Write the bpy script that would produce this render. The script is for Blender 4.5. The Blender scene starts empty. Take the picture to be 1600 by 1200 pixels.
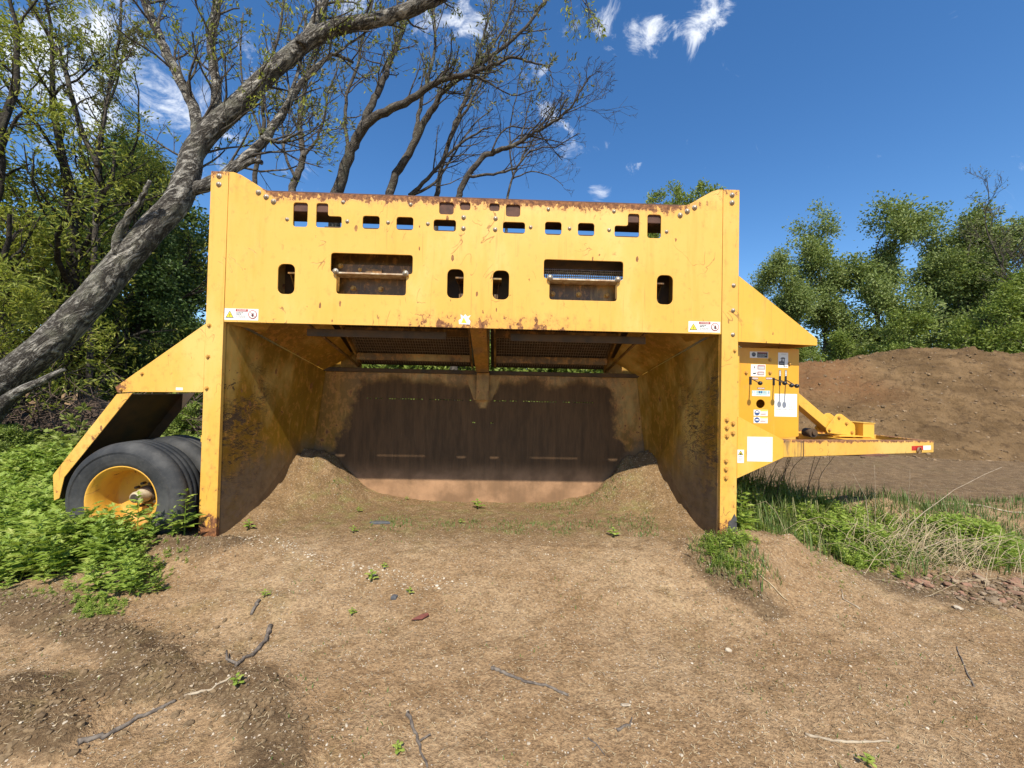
import bpy, math, random
import numpy as np
from mathutils import Vector, Matrix

# ------------------------------------------------------------------ camera, sky, sun, exposure
S = bpy.context.scene
COL = S.collection
CAM = np.array([0.2305, 0.0, 1.5])
PITCH, YAW, ROLL, FPX = math.radians(1.05186), math.radians(1.60265), math.radians(1.19198), 600.0
F_ = np.array([math.sin(YAW)*math.cos(PITCH), math.cos(YAW)*math.cos(PITCH), math.sin(PITCH)])
R0 = np.array([math.cos(YAW), -math.sin(YAW), 0.0]); U0 = np.cross(R0, F_)
R_ = math.cos(ROLL)*R0 + math.sin(ROLL)*U0
U_ = math.cos(ROLL)*U0 - math.sin(ROLL)*R0
cd = bpy.data.cameras.new('camera'); cam = bpy.data.objects.new('camera', cd); COL.objects.link(cam)
cd.sensor_fit = 'HORIZONTAL'; cd.sensor_width = 36.0; cd.lens = 36.0*FPX/1600.0
cd.clip_start = 0.05; cd.clip_end = 3000
cam.matrix_world = Matrix(((R_[0], U_[0], -F_[0], CAM[0]), (R_[1], U_[1], -F_[1], CAM[1]), (R_[2], U_[2], -F_[2], CAM[2]), (0, 0, 0, 1)))
S.camera = cam
S.view_settings.view_transform = 'Standard'; S.view_settings.look = 'None'
S.view_settings.gamma = 1.0; S.view_settings.use_curve_mapping = False
S.view_settings.exposure = 0.55
SUN_EL = math.radians(50.7); SUN_X = 0.035
SUNDIR = np.array([SUN_X, -1.0, 0.0]); SUNDIR /= np.linalg.norm(SUNDIR)
SUNDIR = np.array([SUNDIR[0]*math.cos(SUN_EL), SUNDIR[1]*math.cos(SUN_EL), math.sin(SUN_EL)])
sl = bpy.data.lights.new('sun', 'SUN'); sl.energy = 4.6; sl.angle = math.radians(0.53); sl.color = (1.0, 0.935, 0.81)
so = bpy.data.objects.new('sun', sl); COL.objects.link(so); so.location = (3, -8, 14)
so.rotation_euler = Vector(SUNDIR).to_track_quat('Z', 'Y').to_euler()
W = bpy.data.worlds.new('World'); S.world = W; W.use_nodes = True
SKY_STRENGTH = 0.10

def pix(px, py, Y):
    """a point at depth Y seen at photograph position px, py"""
    d = F_*FPX + R_*(px-800) + U_*(600-py)
    return CAM + d*(Y/d[1])
def pdir(px, py):
    d = F_*FPX + R_*(px-800) + U_*(600-py)
    return d/np.linalg.norm(d)

# ------------------------------------------------------------------ node helpers
class NT:
    def __init__(s, tree): s.t = tree
    def n(s, kind, ins=None, **props):
        nd = s.t.nodes.new(kind)
        for k, v in props.items(): setattr(nd, k, v)
        if ins:
            for k, v in ins.items():
                sock = nd.inputs[k]
                if isinstance(v, bpy.types.NodeSocket): s.t.links.new(v, sock)
                else:
                    if sock.type == 'RGBA' and len(v) == 3: v = (*v, 1)
                    sock.default_value = v
        return nd
    def math(s, op, a, b=0.0, c=None, clamp=False):
        ins = {0: a, 1: b}
        if c is not None: ins[2] = c
        return s.n('ShaderNodeMath', ins, operation=op, use_clamp=clamp).outputs[0]
    def mix(s, f, a, b, blend='MIX'):
        nd = s.n('ShaderNodeMix', None, data_type='RGBA', blend_type=blend, clamp_factor=True)
        for i, v in ((0, f), (6, a), (7, b)):
            if isinstance(v, bpy.types.NodeSocket): s.t.links.new(v, nd.inputs[i])
            else: nd.inputs[i].default_value = v if i == 0 else (*v[:3], 1)
        return nd.outputs[2]
    def rng(s, v, a, b, c=0.0, d=1.0, smooth=True):
        nd = s.n('ShaderNodeMapRange', {0: v, 1: a, 2: b, 3: c, 4: d}, interpolation_type='SMOOTHSTEP' if smooth else 'LINEAR')
        return nd.outputs[0]
    def noise(s, co, scale, detail=4.0, rough=0.55, dist=0.0):
        return s.n('ShaderNodeTexNoise', {'Vector': co, 'Scale': scale, 'Detail': detail, 'Roughness': rough, 'Distortion': dist})
    def mapping(s, co, scale=(1, 1, 1), loc=(0, 0, 0), rot=(0, 0, 0)):
        return s.n('ShaderNodeMapping', {'Vector': co, 'Scale': scale, 'Location': loc, 'Rotation': rot}).outputs[0]

def new_mat(name):
    m = bpy.data.materials.new(name); m.use_nodes = True
    m.node_tree.nodes.clear(); t = NT(m.node_tree)
    out = t.n('ShaderNodeOutputMaterial'); b = t.n('ShaderNodeBsdfPrincipled')
    t.t.links.new(b.outputs[0], out.inputs[0])
    t.b = b; t.out = out
    return m, t
def setb(t, **k):
    for key, v in k.items():
        s = t.b.inputs[key.replace('_', ' ')]
        if isinstance(v, bpy.types.NodeSocket): t.t.links.new(v, s)
        else: s.default_value = (*v, 1) if s.type == 'RGBA' and len(v) == 3 else v
def bump(t, h, strength=0.4, dist=0.01):
    nd = t.n('ShaderNodeBump', {'Height': h, 'Strength': strength, 'Distance': dist})
    t.t.links.new(nd.outputs[0], t.b.inputs['Normal'])

# ------------------------------------------------------------------ sky
wt = NT(W.node_tree); W.node_tree.nodes.clear()
sky = wt.n('ShaderNodeTexSky', None, sky_type='NISHITA', sun_disc=False)
sky.sun_elevation = SUN_EL; sky.sun_rotation = math.pi
sky.air_density = 1.0; sky.dust_density = 0.25; sky.ozone_density = 2.6; sky.altitude = 50
tcw = wt.n('ShaderNodeTexCoord').outputs['Generated']
sp = wt.n('ShaderNodeSeparateXYZ', {0: tcw})
# small broken clouds: noise on the sky direction
cwarp = wt.mapping(tcw, (1.0, 1.0, 1.25))
cn = wt.noise(cwarp, 12.0, 10, 0.66, 0.8).outputs[0]
cbig = wt.noise(wt.mapping(tcw, loc=(4.7, 1.9, 0)), 2.2, 3, 0.5).outputs[0]
bias = wt.rng(cbig, 0.60, 0.84, 0.0, 0.16)
for (px, py, rad, amt) in [(830, 85, 0.055, .21), (905, 30, 0.05, .20), (975, 38, 0.06, .22), (1020, 55, 0.04, .19), (1085, 42, 0.045, .23), (1120, 12, 0.04, .20), (860, 165, 0.04, .20), (890, 225, 0.05, .20),
                           (720, 20, 0.10, .18), (560, 30, 0.10, .16), (150, 190, 0.14, .17), (210, 60, 0.12, .18), (935, 309, 0.035, .20), (945, 225, 0.02, .14),
                           (992, 268, 0.022, .16), (1152, 220, 0.018, .15), (1320, 32, 0.018, .15), (480, 260, 0.07, .15), (420, 90, 0.08, .16), (30, 40, 0.12, .14), (330, 200, 0.08, .16)]:
    d = pdir(px, py)
    dn = wt.n('ShaderNodeVectorMath', {0: tcw, 1: tuple(d)}, operation='DISTANCE').outputs['Value']
    bias = wt.math('ADD', bias, wt.rng(dn, 0.0, rad*1.5, amt, 0.0))
cval = wt.math('ADD', cn, bias)
cmask = wt.math('MULTIPLY', wt.rng(cval, 0.655, 0.90, 0, 0.85), wt.rng(sp.outputs[2], 0.02, 0.2, 0, 1))
hs = wt.n('ShaderNodeHueSaturation', {'Color': sky.outputs[0], 'Saturation': 1.26, 'Value': 1.26, 'Hue': 0.503}).outputs[0]
skyc = wt.mix(cmask, hs, (8.2, 8.5, 9.0))
bg = wt.n('ShaderNodeBackground', {'Color': skyc, 'Strength': SKY_STRENGTH})
wo = wt.n('ShaderNodeOutputWorld'); wt.t.links.new(bg.outputs[0], wo.inputs[0])

# ------------------------------------------------------------------ noise for geometry
def _h(ix, iy, seed):
    n = (ix.astype(np.int64)*374761393 + iy.astype(np.int64)*668265263 + seed*1442695041) & 0xffffffff
    n = ((n ^ (n >> 13))*1274126177) & 0xffffffff
    return ((n ^ (n >> 16)) & 0xffff)/65535.0
def vn(x, y, seed=0):
    x = np.asarray(x, float); y = np.asarray(y, float)
    ix = np.floor(x); iy = np.floor(y); fx = x-ix; fy = y-iy
    fx = fx*fx*(3-2*fx); fy = fy*fy*(3-2*fy)
    a = _h(ix, iy, seed); b = _h(ix+1, iy, seed); c = _h(ix, iy+1, seed); d = _h(ix+1, iy+1, seed)
    return a+(b-a)*fx+(c-a)*fy+(a-b-c+d)*fx*fy
def fbm(x, y, seed=0, oct=4, gain=0.5):
    v = 0; a = 1; t = 0
    for i in range(oct):
        v = v+a*(vn(x*2**i+i*17.3, y*2**i+i*9.1, seed+i)-0.5); t += a; a *= gain
    return v/t*2
def ss(x, a, b):
    t = np.clip((np.asarray(x, float)-a)/(b-a), 0, 1); return t*t*(3-2*t)
def seg_dist(x, y, pts):
    best = np.full(np.shape(x), 1e9)
    for (ax, ay), (bx, by) in zip(pts[:-1], pts[1:]):
        dx, dy = bx-ax, by-ay
        t = np.clip(((x-ax)*dx+(y-ay)*dy)/(dx*dx+dy*dy), 0, 1)
        best = np.minimum(best, np.hypot(x-ax-t*dx, y-ay-t*dy))
    return best
BERMS = [([(-4.6, 3.0), (-3.0, 2.6), (-2.4, 2.45), (-1.85, 2.25), (-1.5, 2.08)], 0.16, 0.055),
         ([(-2.1, 1.92), (-1.7, 1.95), (-1.2, 2.0), (-0.9, 1.9), (-0.66, 1.6), (-0.5, 1.3)], 0.14, 0.040),
         ([(-2.4, 1.75), (-1.75, 1.72), (-1.58, 1.66)], 0.13, 0.06),
         ([(-2.9, 3.45), (-2.45, 3.25), (-2.05, 3.25)], 0.18, 0.07)]
def damp_raw(x, y):
    d = np.zeros(np.shape(x))
    for pts, w, h in BERMS:
        d = np.maximum(d, 0.80*np.exp(-(seg_dist(x, y, pts)/(w*1.1))**2))
    d = np.maximum(d, 0.75*np.exp(-(seg_dist(x, y, [(3.4, 3.05), (4.1, 2.95), (5.0, 2.9)])/0.28)**2))
    d = np.maximum(d, 0.6*np.exp(-(seg_dist(x, y, [(1.85, 3.1), (1.95, 2.82), (2.1, 2.66)])/0.17)**2))
    return d
def H(x, y):
    x = np.asarray(x, float); y = np.asarray(y, float)
    z = 0.03*fbm(x*0.5, y*0.5, 3, 3)+0.012*fbm(x*2.6, y*2.6, 7, 3)+0.009*fbm(x*9, y*9, 11, 3)+0.007*fbm(x*22, y*22, 13, 2)
    z = z+0.020*ss(fbm(x*.5, y*3.2+.4*np.sin(x), 17, 3), .05, .4)*ss(y, 2.2, 2.8)*(1-ss(y, 3.3, 3.7))
    win = ss(x, -3.4, -2.5)*(1-ss(x, 2.7, 3.6))
    z = z+0.155*ss(y, 2.3, 3.35)*win*(1-ss(y, 5.2, 6.5)) - 0.06*ss(y, 3.9, 4.8)*win*(1-ss(np.abs(x), 1.3, 1.7))*(1-ss(y, 5.2, 6.5))
    z = z+0.03*ss(x, -3.0, -5.0)*0
    ln = fbm(x*2.3, y*2.3, 23, 4)
    left = np.exp(-(((x+2.22)/0.46)**2+((y-4.80)/0.40)**2))*0.43+np.exp(-(((x+2.3)/0.36)**2+((y-4.25)/0.42)**2))*0.17
    right = np.exp(-(((x-2.16)/0.46)**2+((y-5.0)/0.46)**2))*0.34+np.exp(-(((x-2.28)/0.34)**2+((y-4.35)/0.42)**2))*0.15
    inb = ss(y, 3.45, 3.8)*(1-ss(y, 5.0, 5.3))
    z = z+(left+right)*(1+0.45*ln+0.18*fbm(x*9, y*9, 29, 3))*inb+0.035*np.abs(fbm(x*6, y*6, 37, 3))*np.clip((left+right)*6, 0, 1)*inb
    z = z+0.17*np.clip(np.abs(x)/1.75, 0, 1.05)**3.0*ss(y, 4.0, 4.9)*inb*(1+0.5*ln)
    for pts, w, h in BERMS:
        d = seg_dist(x, y, pts)
        z = z+h*np.exp(-(d/w)**2)*(1+0.9*fbm(x*5, y*5, 31, 4))
    # eroded bank at the right post
    bank = ss(seg_dist(x, y, [(2.05, 3.25), (2.2, 3.0), (2.35, 3.25), (2.7, 3.4)]), 0.34, 0.12)
    z = z+0.105*bank*(1+0.7*fbm(x*4, y*4, 41, 4))
    dm = damp_raw(x, y)
    z = z+dm*(0.020*fbm(x*14, y*14, 51, 3)+0.012*np.maximum(fbm(x*30, y*30, 53, 2), 0))
    # rutted track on the right
    tr = ss(x, 3.6, 5.2)*ss(y, 4.2, 5.2)*(1-ss(y, 11, 14))
    z = z+tr*(0.05*fbm(x*0.8+y*0.3, y*3.2-x*0.8, 61, 4)+0.03*fbm(x*6, y*6, 63, 3))-0.05*tr
    # rising ground behind on the left
    z = z+0.9*ss(y, 6.5, 16)*ss(-x, 2.0, 7)
    z = z+0.5*fbm(x*0.05, y*0.05, 71, 3)*ss(np.hypot(x, y-4), 12, 40)
    return z

# ------------------------------------------------------------------ mesh helpers
class Acc:
    """vertices and faces of ONE mesh; quads, tris and n-gons with a material slot each"""
    def __init__(s): s.v = []; s.nv = 0; s.f = []; s.t = []
    def add(s, v, f, m=0, tint=None, smooth=False):
        v = np.asarray(v, float).reshape(-1, 3); f = np.asarray(f, np.int64)
        if f.ndim == 1: f = f[None]
        s.v.append(v); s.f.append((f+s.nv, m, smooth)); s.nv += len(v)
        s.t.append(np.zeros(len(v)) if tint is None else np.broadcast_to(np.asarray(tint, float), (len(v),)))
    def box(s, a, b, m=0):
        (x0, y0, z0), (x1, y1, z1) = a, b
        s.hexa([(x0, y0, z0), (x1, y0, z0), (x1, y1, z0), (x0, y1, z0), (x0, y0, z1), (x1, y0, z1), (x1, y1, z1), (x0, y1, z1)], m)
    def hexa(s, p, m=0):
        s.add(p, [(0, 3, 2, 1), (4, 5, 6, 7), (0, 1, 5, 4), (1, 2, 6, 5), (2, 3, 7, 6), (3, 0, 4, 7)], m)
    def prism(s, poly, axis, a, b, m=0):
        """extrude a 2-D outline along an axis; the outline's coordinates are the two others in order"""
        def P(u, v, w): return {'y': (u, w, v), 'x': (w, u, v), 'z': (u, v, w)}[axis]
        n = len(poly)
        v = [P(u, w, a) for u, w in poly]+[P(u, w, b) for u, w in poly]
        base = s.nv; s.v.append(np.array(v, float)); s.nv += 2*n; s.t.append(np.zeros(2*n))
        s.f.append((np.array([list(range(n))])+base, m, False)); s.f.append((np.array([list(range(2*n-1, n-1, -1))])+base, m, False))
        s.f.append((np.array([(i, i+n, (i+1) % n+n, (i+1) % n) for i in range(n)])+base, m, False))
    def tube(s, pts, r, sides=8, m=0, cap=True, smooth=True, tint=None):
        pts = np.asarray(pts, float); n = len(pts); r = np.broadcast_to(np.asarray(r, float), (n,))
        T = np.gradient(pts, axis=0); T /= np.linalg.norm(T, axis=1)[:, None]+1e-12
        mt = T.mean(0); ref = np.array([0, 0, 1.0]) if abs(mt[2]) < 0.85*np.linalg.norm(mt)+1e-9 else np.array([1.0, 0, 0])
        A = np.cross(T, ref); A /= np.linalg.norm(A, axis=1)[:, None]+1e-12; B = np.cross(A, T)
        a = np.linspace(0, 2*np.pi, sides, endpoint=False)
        ring = pts[:, None]+r[:, None, None]*(np.cos(a)[None, :, None]*A[:, None]+np.sin(a)[None, :, None]*B[:, None])
        f = []
        for i in range(n-1):
            for k in range(sides):
                k2 = (k+1) % sides
                f.append((i*sides+k, i*sides+k2, (i+1)*sides+k2, (i+1)*sides+k))
        s.add(ring.reshape(-1, 3), f, m, tint, smooth)
        if cap:
            b = s.nv-n*sides
            s.f.append((np.array([[b+k for k in range(sides)][::-1]]), m, False))
            s.f.append((np.array([[b+(n-1)*sides+k for k in range(sides)]]), m, False))
    def lathe(s, prof, c, axis='y', n=48, m=0, smooth=True):
        """prof: (radius, offset along axis)"""
        prof = np.asarray(prof, float); a = np.linspace(0, 2*np.pi, n, endpoint=False)
        R = prof[:, 0][:, None]; O = np.broadcast_to(prof[:, 1][:, None], (len(prof), n))
        if axis == 'y': v = np.stack([c[0]+R*np.cos(a), c[1]+O, c[2]+R*np.sin(a)], -1)
        else: v = np.stack([c[0]+R*np.cos(a), c[1]+R*np.sin(a), c[2]+O], -1)
        f = []
        for i in range(len(prof)-1):
            for k in range(n):
                k2 = (k+1) % n; f.append((i*n+k, i*n+k2, (i+1)*n+k2, (i+1)*n+k))
        s.add(v.reshape(-1, 3), f, m, None, smooth)
    def mesh(s, name, mats):
        me = bpy.data.meshes.new(name)
        V = np.concatenate(s.v) if s.v else np.zeros((0, 3))
        me.vertices.add(len(V)); me.vertices.foreach_set('co', V.ravel())
        loops = np.concatenate([f.ravel() for f, m, k in s.f]); tot = np.concatenate([np.full(len(f), f.shape[1]) for f, m, k in s.f])
        me.loops.add(len(loops)); me.loops.foreach_set('vertex_index', loops)
        me.polygons.add(len(tot))
        start = np.concatenate([[0], np.cumsum(tot)[:-1]])
        me.polygons.foreach_set('loop_start', start); me.polygons.foreach_set('loop_total', tot)
        me.polygons.foreach_set('material_index', np.concatenate([np.full(len(f), m) for f, m, k in s.f]))
        me.polygons.foreach_set('use_smooth', np.concatenate([np.full(len(f), k) for f, m, k in s.f]))
        tv = np.concatenate(s.t)
        if tv.any():
            at = me.attributes.new('tint', 'FLOAT', 'POINT'); at.data.foreach_set('value', tv)
        for m in (mats if isinstance(mats, (list, tuple)) else [mats]): me.materials.append(m)
        me.update(calc_edges=True); me.validate()
        return me
    def build(s, name, mats, parent=None, bevel=0, flat=False):
        o = bpy.data.objects.new(name, s.mesh(name, mats)); COL.objects.link(o)
        if parent is not None: attach(o, parent)
        if bevel:
            b = o.modifiers.new('bevel', 'BEVEL'); b.width = bevel; b.segments = 2; b.limit_method = 'ANGLE'; b.angle_limit = math.radians(40)
        return o
def attach(o, parent):
    o.parent = parent
    M = Matrix.Identity(4); p = parent
    chain = []
    while p is not None: chain.append(p); p = p.parent
    for p in reversed(chain): M = M @ p.matrix_parent_inverse @ p.matrix_basis
    o.matrix_parent_inverse = M.inverted()
def empty(name, loc):
    o = bpy.data.objects.new(name, None); COL.objects.link(o); o.location = loc; o.empty_display_size = 0.2
    return o
def tag(o, label=None, cat=None, group=None, kind=None):
    if label: o['label'] = label
    if cat: o['category'] = cat
    if group: o['group'] = group
    if kind: o['kind'] = kind
    return o
def rrect(x0, z0, x1, z1, r, n=4):
    p = []
    for cx, cz, a0 in ((x1-r, z0+r, -90), (x1-r, z1-r, 0), (x0+r, z1-r, 90), (x0+r, z0+r, 180)):
        for i in range(n+1):
            a = math.radians(a0+90*i/n); p.append((cx+r*math.cos(a), cz+r*math.sin(a)))
    return p
def rpoly(pts, r, n=3):
    """round the corners of an outline"""
    out = []; N = len(pts)
    for i in range(N):
        p0 = np.array(pts[i-1]); p = np.array(pts[i]); p1 = np.array(pts[(i+1) % N])
        a = p0-p; b = p1-p; la = np.linalg.norm(a); lb = np.linalg.norm(b); q = min(r, la*.45, lb*.45)
        s0 = p+a/la*q; s1 = p+b/lb*q
        for k in range(n+1):
            t = k/n; out.append(tuple((1-t)**2*s0+2*t*(1-t)*p+t*t*s1))
    return out
def plate(name, outline, holes, y0, thick, mat, parent=None, bevel=0.002):
    """a sheet in the XZ plane with real holes, front face at y0"""
    cu = bpy.data.curves.new(name, 'CURVE'); cu.dimensions = '2D'; cu.fill_mode = 'BOTH'
    cu.extrude = thick/2-bevel; cu.bevel_depth = bevel; cu.bevel_resolution = 1; cu.offset = -bevel
    for poly in [outline]+holes:
        sp_ = cu.splines.new('POLY'); sp_.points.add(len(poly)-1)
        for i, (x, z) in enumerate(poly): sp_.points[i].co = (x, z, 0, 1)
        sp_.use_cyclic_u = True
    tmp = bpy.data.objects.new('tmp', cu)
    me = bpy.data.meshes.new_from_object(tmp)
    bpy.data.objects.remove(tmp); bpy.data.curves.remove(cu)
    # curve plane XY -> XZ, facing -Y
    me.transform(Matrix(((1, 0, 0, 0), (0, 0, -1, y0+thick/2), (0, 1, 0, 0), (0, 0, 0, 1))))
    me.materials.clear(); me.materials.append(mat); me.name = name
    o = bpy.data.objects.new(name, me); COL.objects.link(o)
    if parent is not None: attach(o, parent)
    return o
def text_mesh(body, size):
    cu = bpy.data.curves.new('text', 'FONT'); cu.body = body; cu.size = size; cu.align_x = 'CENTER'; cu.align_y = 'CENTER'
    tmp = bpy.data.objects.new('tmp', cu); me = bpy.data.meshes.new_from_object(tmp)
    v = np.array([tuple(p.co) for p in me.vertices]); f = [tuple(p.vertices) for p in me.polygons]
    bpy.data.objects.remove(tmp); bpy.data.curves.remove(cu); bpy.data.meshes.remove(me)
    return v, f

# ------------------------------------------------------------------ materials
def paint(name, wear=None, dirt=None, base=((0.71, 0.412, 0.080), (0.69, 0.378, 0.058)), scratch=1.0, rough=0.42, ticks=1.0, bare=None, scrapes=None):
    """old yellow machine paint: faded patches, run marks, rust ticks, scratches, chipped rust where wear(t, xyz) is high"""
    m, t = new_mat(name)
    co = t.n('ShaderNodeTexCoord').outputs['Object']; xyz = t.n('ShaderNodeSeparateXYZ', {0: co}).outputs
    fade = t.noise(co, 1.3, 5, 0.6).outputs[0]
    col = t.mix(t.rng(fade, 0.35, 0.65), base[0], base[1])
    runs = t.noise(t.mapping(co, (7, 7, 0.55)), 1.6, 5, 0.6).outputs[0]
    col = t.mix(t.rng(runs, 0.53, 0.75, 0, 0.40), col, (0.62, 0.285, 0.030))
    runs2 = t.noise(t.mapping(co, (11, 11, 0.8), loc=(3, 1, 8)), 1.6, 4, 0.6).outputs[0]
    col = t.mix(t.rng(runs2, 0.58, 0.78, 0, 0.35), col, (0.74, 0.47, 0.12))
    dust = t.noise(t.mapping(co, (1.6, 1.6, 0.7), loc=(2, 5, 1)), 1.1, 6, 0.62).outputs[0]
    col = t.mix(t.rng(dust, 0.50, 0.70, 0, 0.45), col, (0.74, 0.52, 0.17))
    runs3 = t.noise(t.mapping(co, (26, 26, 0.9), loc=(6, 2, 4)), 1.5, 3, 0.6).outputs[0]
    col = t.mix(t.math('MULTIPLY', t.rng(runs3, 0.60, 0.72, 0, 0.55), t.rng(fade, 0.42, 0.6)), col, (0.50, 0.24, 0.045))
    w = wear(t, xyz) if wear else None
    rn = t.noise(co, 30, 6, 0.7).outputs[0]
    rust = t.mix(t.rng(rn, 0.35, 0.68), (0.10, 0.038, 0.016), (0.33, 0.140, 0.050))
    # ticks: short vertical chips
    tk = t.n('ShaderNodeTexVoronoi', {'Vector': t.mapping(co, (1, 1, 0.42)), 'Scale': 17.0, 'Randomness': 1.0}, feature='F1')
    tkc = t.n('ShaderNodeSeparateColor', {0: tk.outputs['Color']}).outputs
    tkn = t.noise(co, 55, 3, 0.6).outputs[0]
    thr = t.math('MULTIPLY', t.rng(tkc[0], 0.50, 1.0, 0.02, 0.23), t.math('ADD', 0.55, tkn))
    tick = t.math('MULTIPLY', t.math('LESS_THAN', tk.outputs['Distance'], thr), t.math('GREATER_THAN', tkc[1], 0.56))
    patch = t.noise(t.mapping(co, loc=(9, 4, 2)), 1.7, 3, 0.5).outputs[0]
    tick = t.math('MULTIPLY', tick, t.rng(patch, 0.40, 0.52, 0, 0.9*ticks))
    # scratches: thin iso-lines of a warped noise
    sn = t.noise(t.mapping(co, (1, 1, 0.75)), 2.6, 2.5, 0.55, 1.4).outputs[0]
    line = t.math('LESS_THAN', t.math('ABSOLUTE', t.math('SUBTRACT', sn, 0.5)), 0.0042)
    gate = t.noise(t.mapping(co, loc=(1, 7, 5)), 3.4, 3, 0.6).outputs[0]
    line = t.math('MULTIPLY', line, t.rng(gate, 0.55, 0.60, 0, 0.65*scratch))
    m1 = t.math('MAXIMUM', tick, line)
    if w is not None:
        cn_ = t.noise(t.mapping(co, (1, 1, 0.7)), 16, 7, 0.72).outputs[0]
        chip = t.rng(t.math('ADD', cn_, t.math('MULTIPLY', w, 0.52)), 0.70, 0.76)
        halo = t.rng(t.math('ADD', cn_, t.math('MULTIPLY', w, 0.52)), 0.56, 0.72, 0, 0.5)
        col = t.mix(halo, col, (0.58, 0.26, 0.055))
        m1 = t.math('MAXIMUM', m1, chip)
    col = t.mix(m1, col, rust)
    if bare is not None:
        bm = bare(t, xyz, co)
        bn = t.noise(t.mapping(co, (6, 6, 0.9)), 2.2, 8, 0.72).outputs[0]
        bcol = t.mix(t.rng(bn, 0.3, 0.7), (0.068, 0.037, 0.015), (0.125, 0.066, 0.027))
        sun_strip = t.noise(co, 2.6, 5, 0.6).outputs[0]
        bcol = t.mix(t.math('MULTIPLY', t.rng(sun_strip, 0.40, 0.7, 0.35, 0.9), t.rng(xyz[2], 0.62, 0.34)), bcol, (0.44, 0.25, 0.13))  # bare steel painted lighter low down as the sunlit strip
        bl = t.noise(t.mapping(co, (40, 40, 1.2)), 2.2, 3, 0.6).outputs[0]
        bcol = t.mix(t.rng(bl, 0.60, 0.72, 0, 0.30), bcol, (0.20, 0.125, 0.065))
        col = t.mix(bm, col, bcol); m1 = t.math('MAXIMUM', m1, bm)
        if scrapes is not None:
            sm = scrapes(t, xyz, co); col = t.mix(sm, col, (0.035, 0.018, 0.010)); m1 = t.math('MAXIMUM', m1, sm)
    if dirt is not None:
        dmk = dirt(t, xyz, co)
        dn_ = t.noise(co, 12, 6, 0.65).outputs[0]
        dcol = t.mix(t.rng(dn_, 0.3, 0.7), (0.105, 0.068, 0.040), (0.175, 0.118, 0.070))
        col = t.mix(dmk, col, dcol); m1 = t.math('MAXIMUM', m1, dmk)
    setb(t, Base_Color=col, Roughness=t.rng(m1, 0, 1, rough, 0.88, False))
    hgt = t.math('ADD', t.math('MULTIPLY', m1, -0.6), t.math('MULTIPLY', t.noise(co, 3.0, 2, 0.5).outputs[0], 0.8))
    bump(t, t.math('ADD', hgt, t.math('MULTIPLY', rn, 0.12)), 0.35, 0.006)
    return m
def band(t, v, a, b): return t.rng(v, a, b)
def mx(t, *v):
    r = v[0]
    for k in v[1:]: r = t.math('MAXIMUM', r, k)
    return r
def ab(t, v): return t.math('ABSOLUTE', v)
def panel_wear(t, p):
    top = t.rng(p[2], 3.10, 3.28, 0, 0.72)
    top = t.math('MULTIPLY', top, t.rng(ab(t, p[0]), 1.75, 2.1, 1, 0.25))
    wx = t.noise(t.n('ShaderNodeCombineXYZ', {0: p[0], 1: 0, 2: 0}).outputs[0], 1.6, 3).outputs[0]
    bot = t.math('MULTIPLY', t.rng(p[2], 2.34, 2.07, 0, 0.43), t.rng(t.math('ADD', ab(t, t.math('SUBTRACT', p[0], 0.15)), t.math('MULTIPLY', wx, 0.9)), 0.95, 1.75, 1, 0.1))
    return mx(t, top, bot, 0.06)
def post_wear(t, p):
    foot = t.rng(p[2], 0.50, 0.16, 0.08, 0.72)
    return mx(t, foot, t.rng(p[2], 3.30, 3.42, 0.06, 0.42), t.rng(p[2], 1.0, 1.5, 0.16, 0.06))
def edge_wear(t, p):
    return t.rng(t.math('ADD', t.math('MULTIPLY', p[0], -0.79), p[2]), 3.84, 4.03, 0.08, 0.55)
M = {}
M['panel'] = paint('yellow_panel_paint', panel_wear)
M['post'] = paint('yellow_post_paint', post_wear, ticks=1.1)
M['plain'] = paint('yellow_plate_paint', lambda t, p: 0.05, scratch=0.6, base=((0.70, 0.405, 0.056), (0.68, 0.375, 0.042)))
M['apron'] = paint('yellow_apron_paint', lambda t, p: mx(t, t.rng(p[0], -2.95, -3.2, 0.06, 0.6), 0.1))
M['fender'] = paint('yellow_fender_paint', lambda t, p: 0.2)
M['panelbox'] = paint('yellow_control_paint', lambda t, p: 0.0, ticks=0.5, scratch=0.3, base=((0.69, 0.355, 0.026), (0.67, 0.31, 0.018)))
M['beam'] = paint('yellow_drawbar_paint', lambda t, p: mx(t, t.rng(t.math('ADD', p[2], t.math('MULTIPLY', p[0], 0.028)), 1.13, 1.172, 0.05, 0.6), 0.08),
                  dirt=lambda t, p, co: t.math('MULTIPLY', t.rng(p[0], 3.12, 3.10, 0, 1), t.rng(t.noise(t.mapping(co, (5, 5, 1)), 3, 4).outputs[0], 0.45, 0.65, 0, 0.7)))
def wall_dirt(t, p, co):
    n = t.noise(co, 1.5, 5, 0.6).outputs[0]
    low = t.math('ADD', t.rng(p[2], 1.70, 0.50, 0, 1, False), t.math('MULTIPLY', t.math('SUBTRACT', n, 0.5), 1.1))
    return t.rng(low, 0.58, 1.0, 0, 0.80)
def wall_bare(t, p, co):
    n = t.noise(t.mapping(co, (1, 1, 1.9)), 2.6, 7, 0.75).outputs[0]
    front = t.math('MULTIPLY', t.rng(p[1], 4.25, 3.6, 0, 1), t.rng(p[2], 1.75, 1.45))
    return t.rng(t.math('ADD', n, t.math('MULTIPLY', front, 0.12)), 0.68, 0.70, 0, 0.9)
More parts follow.
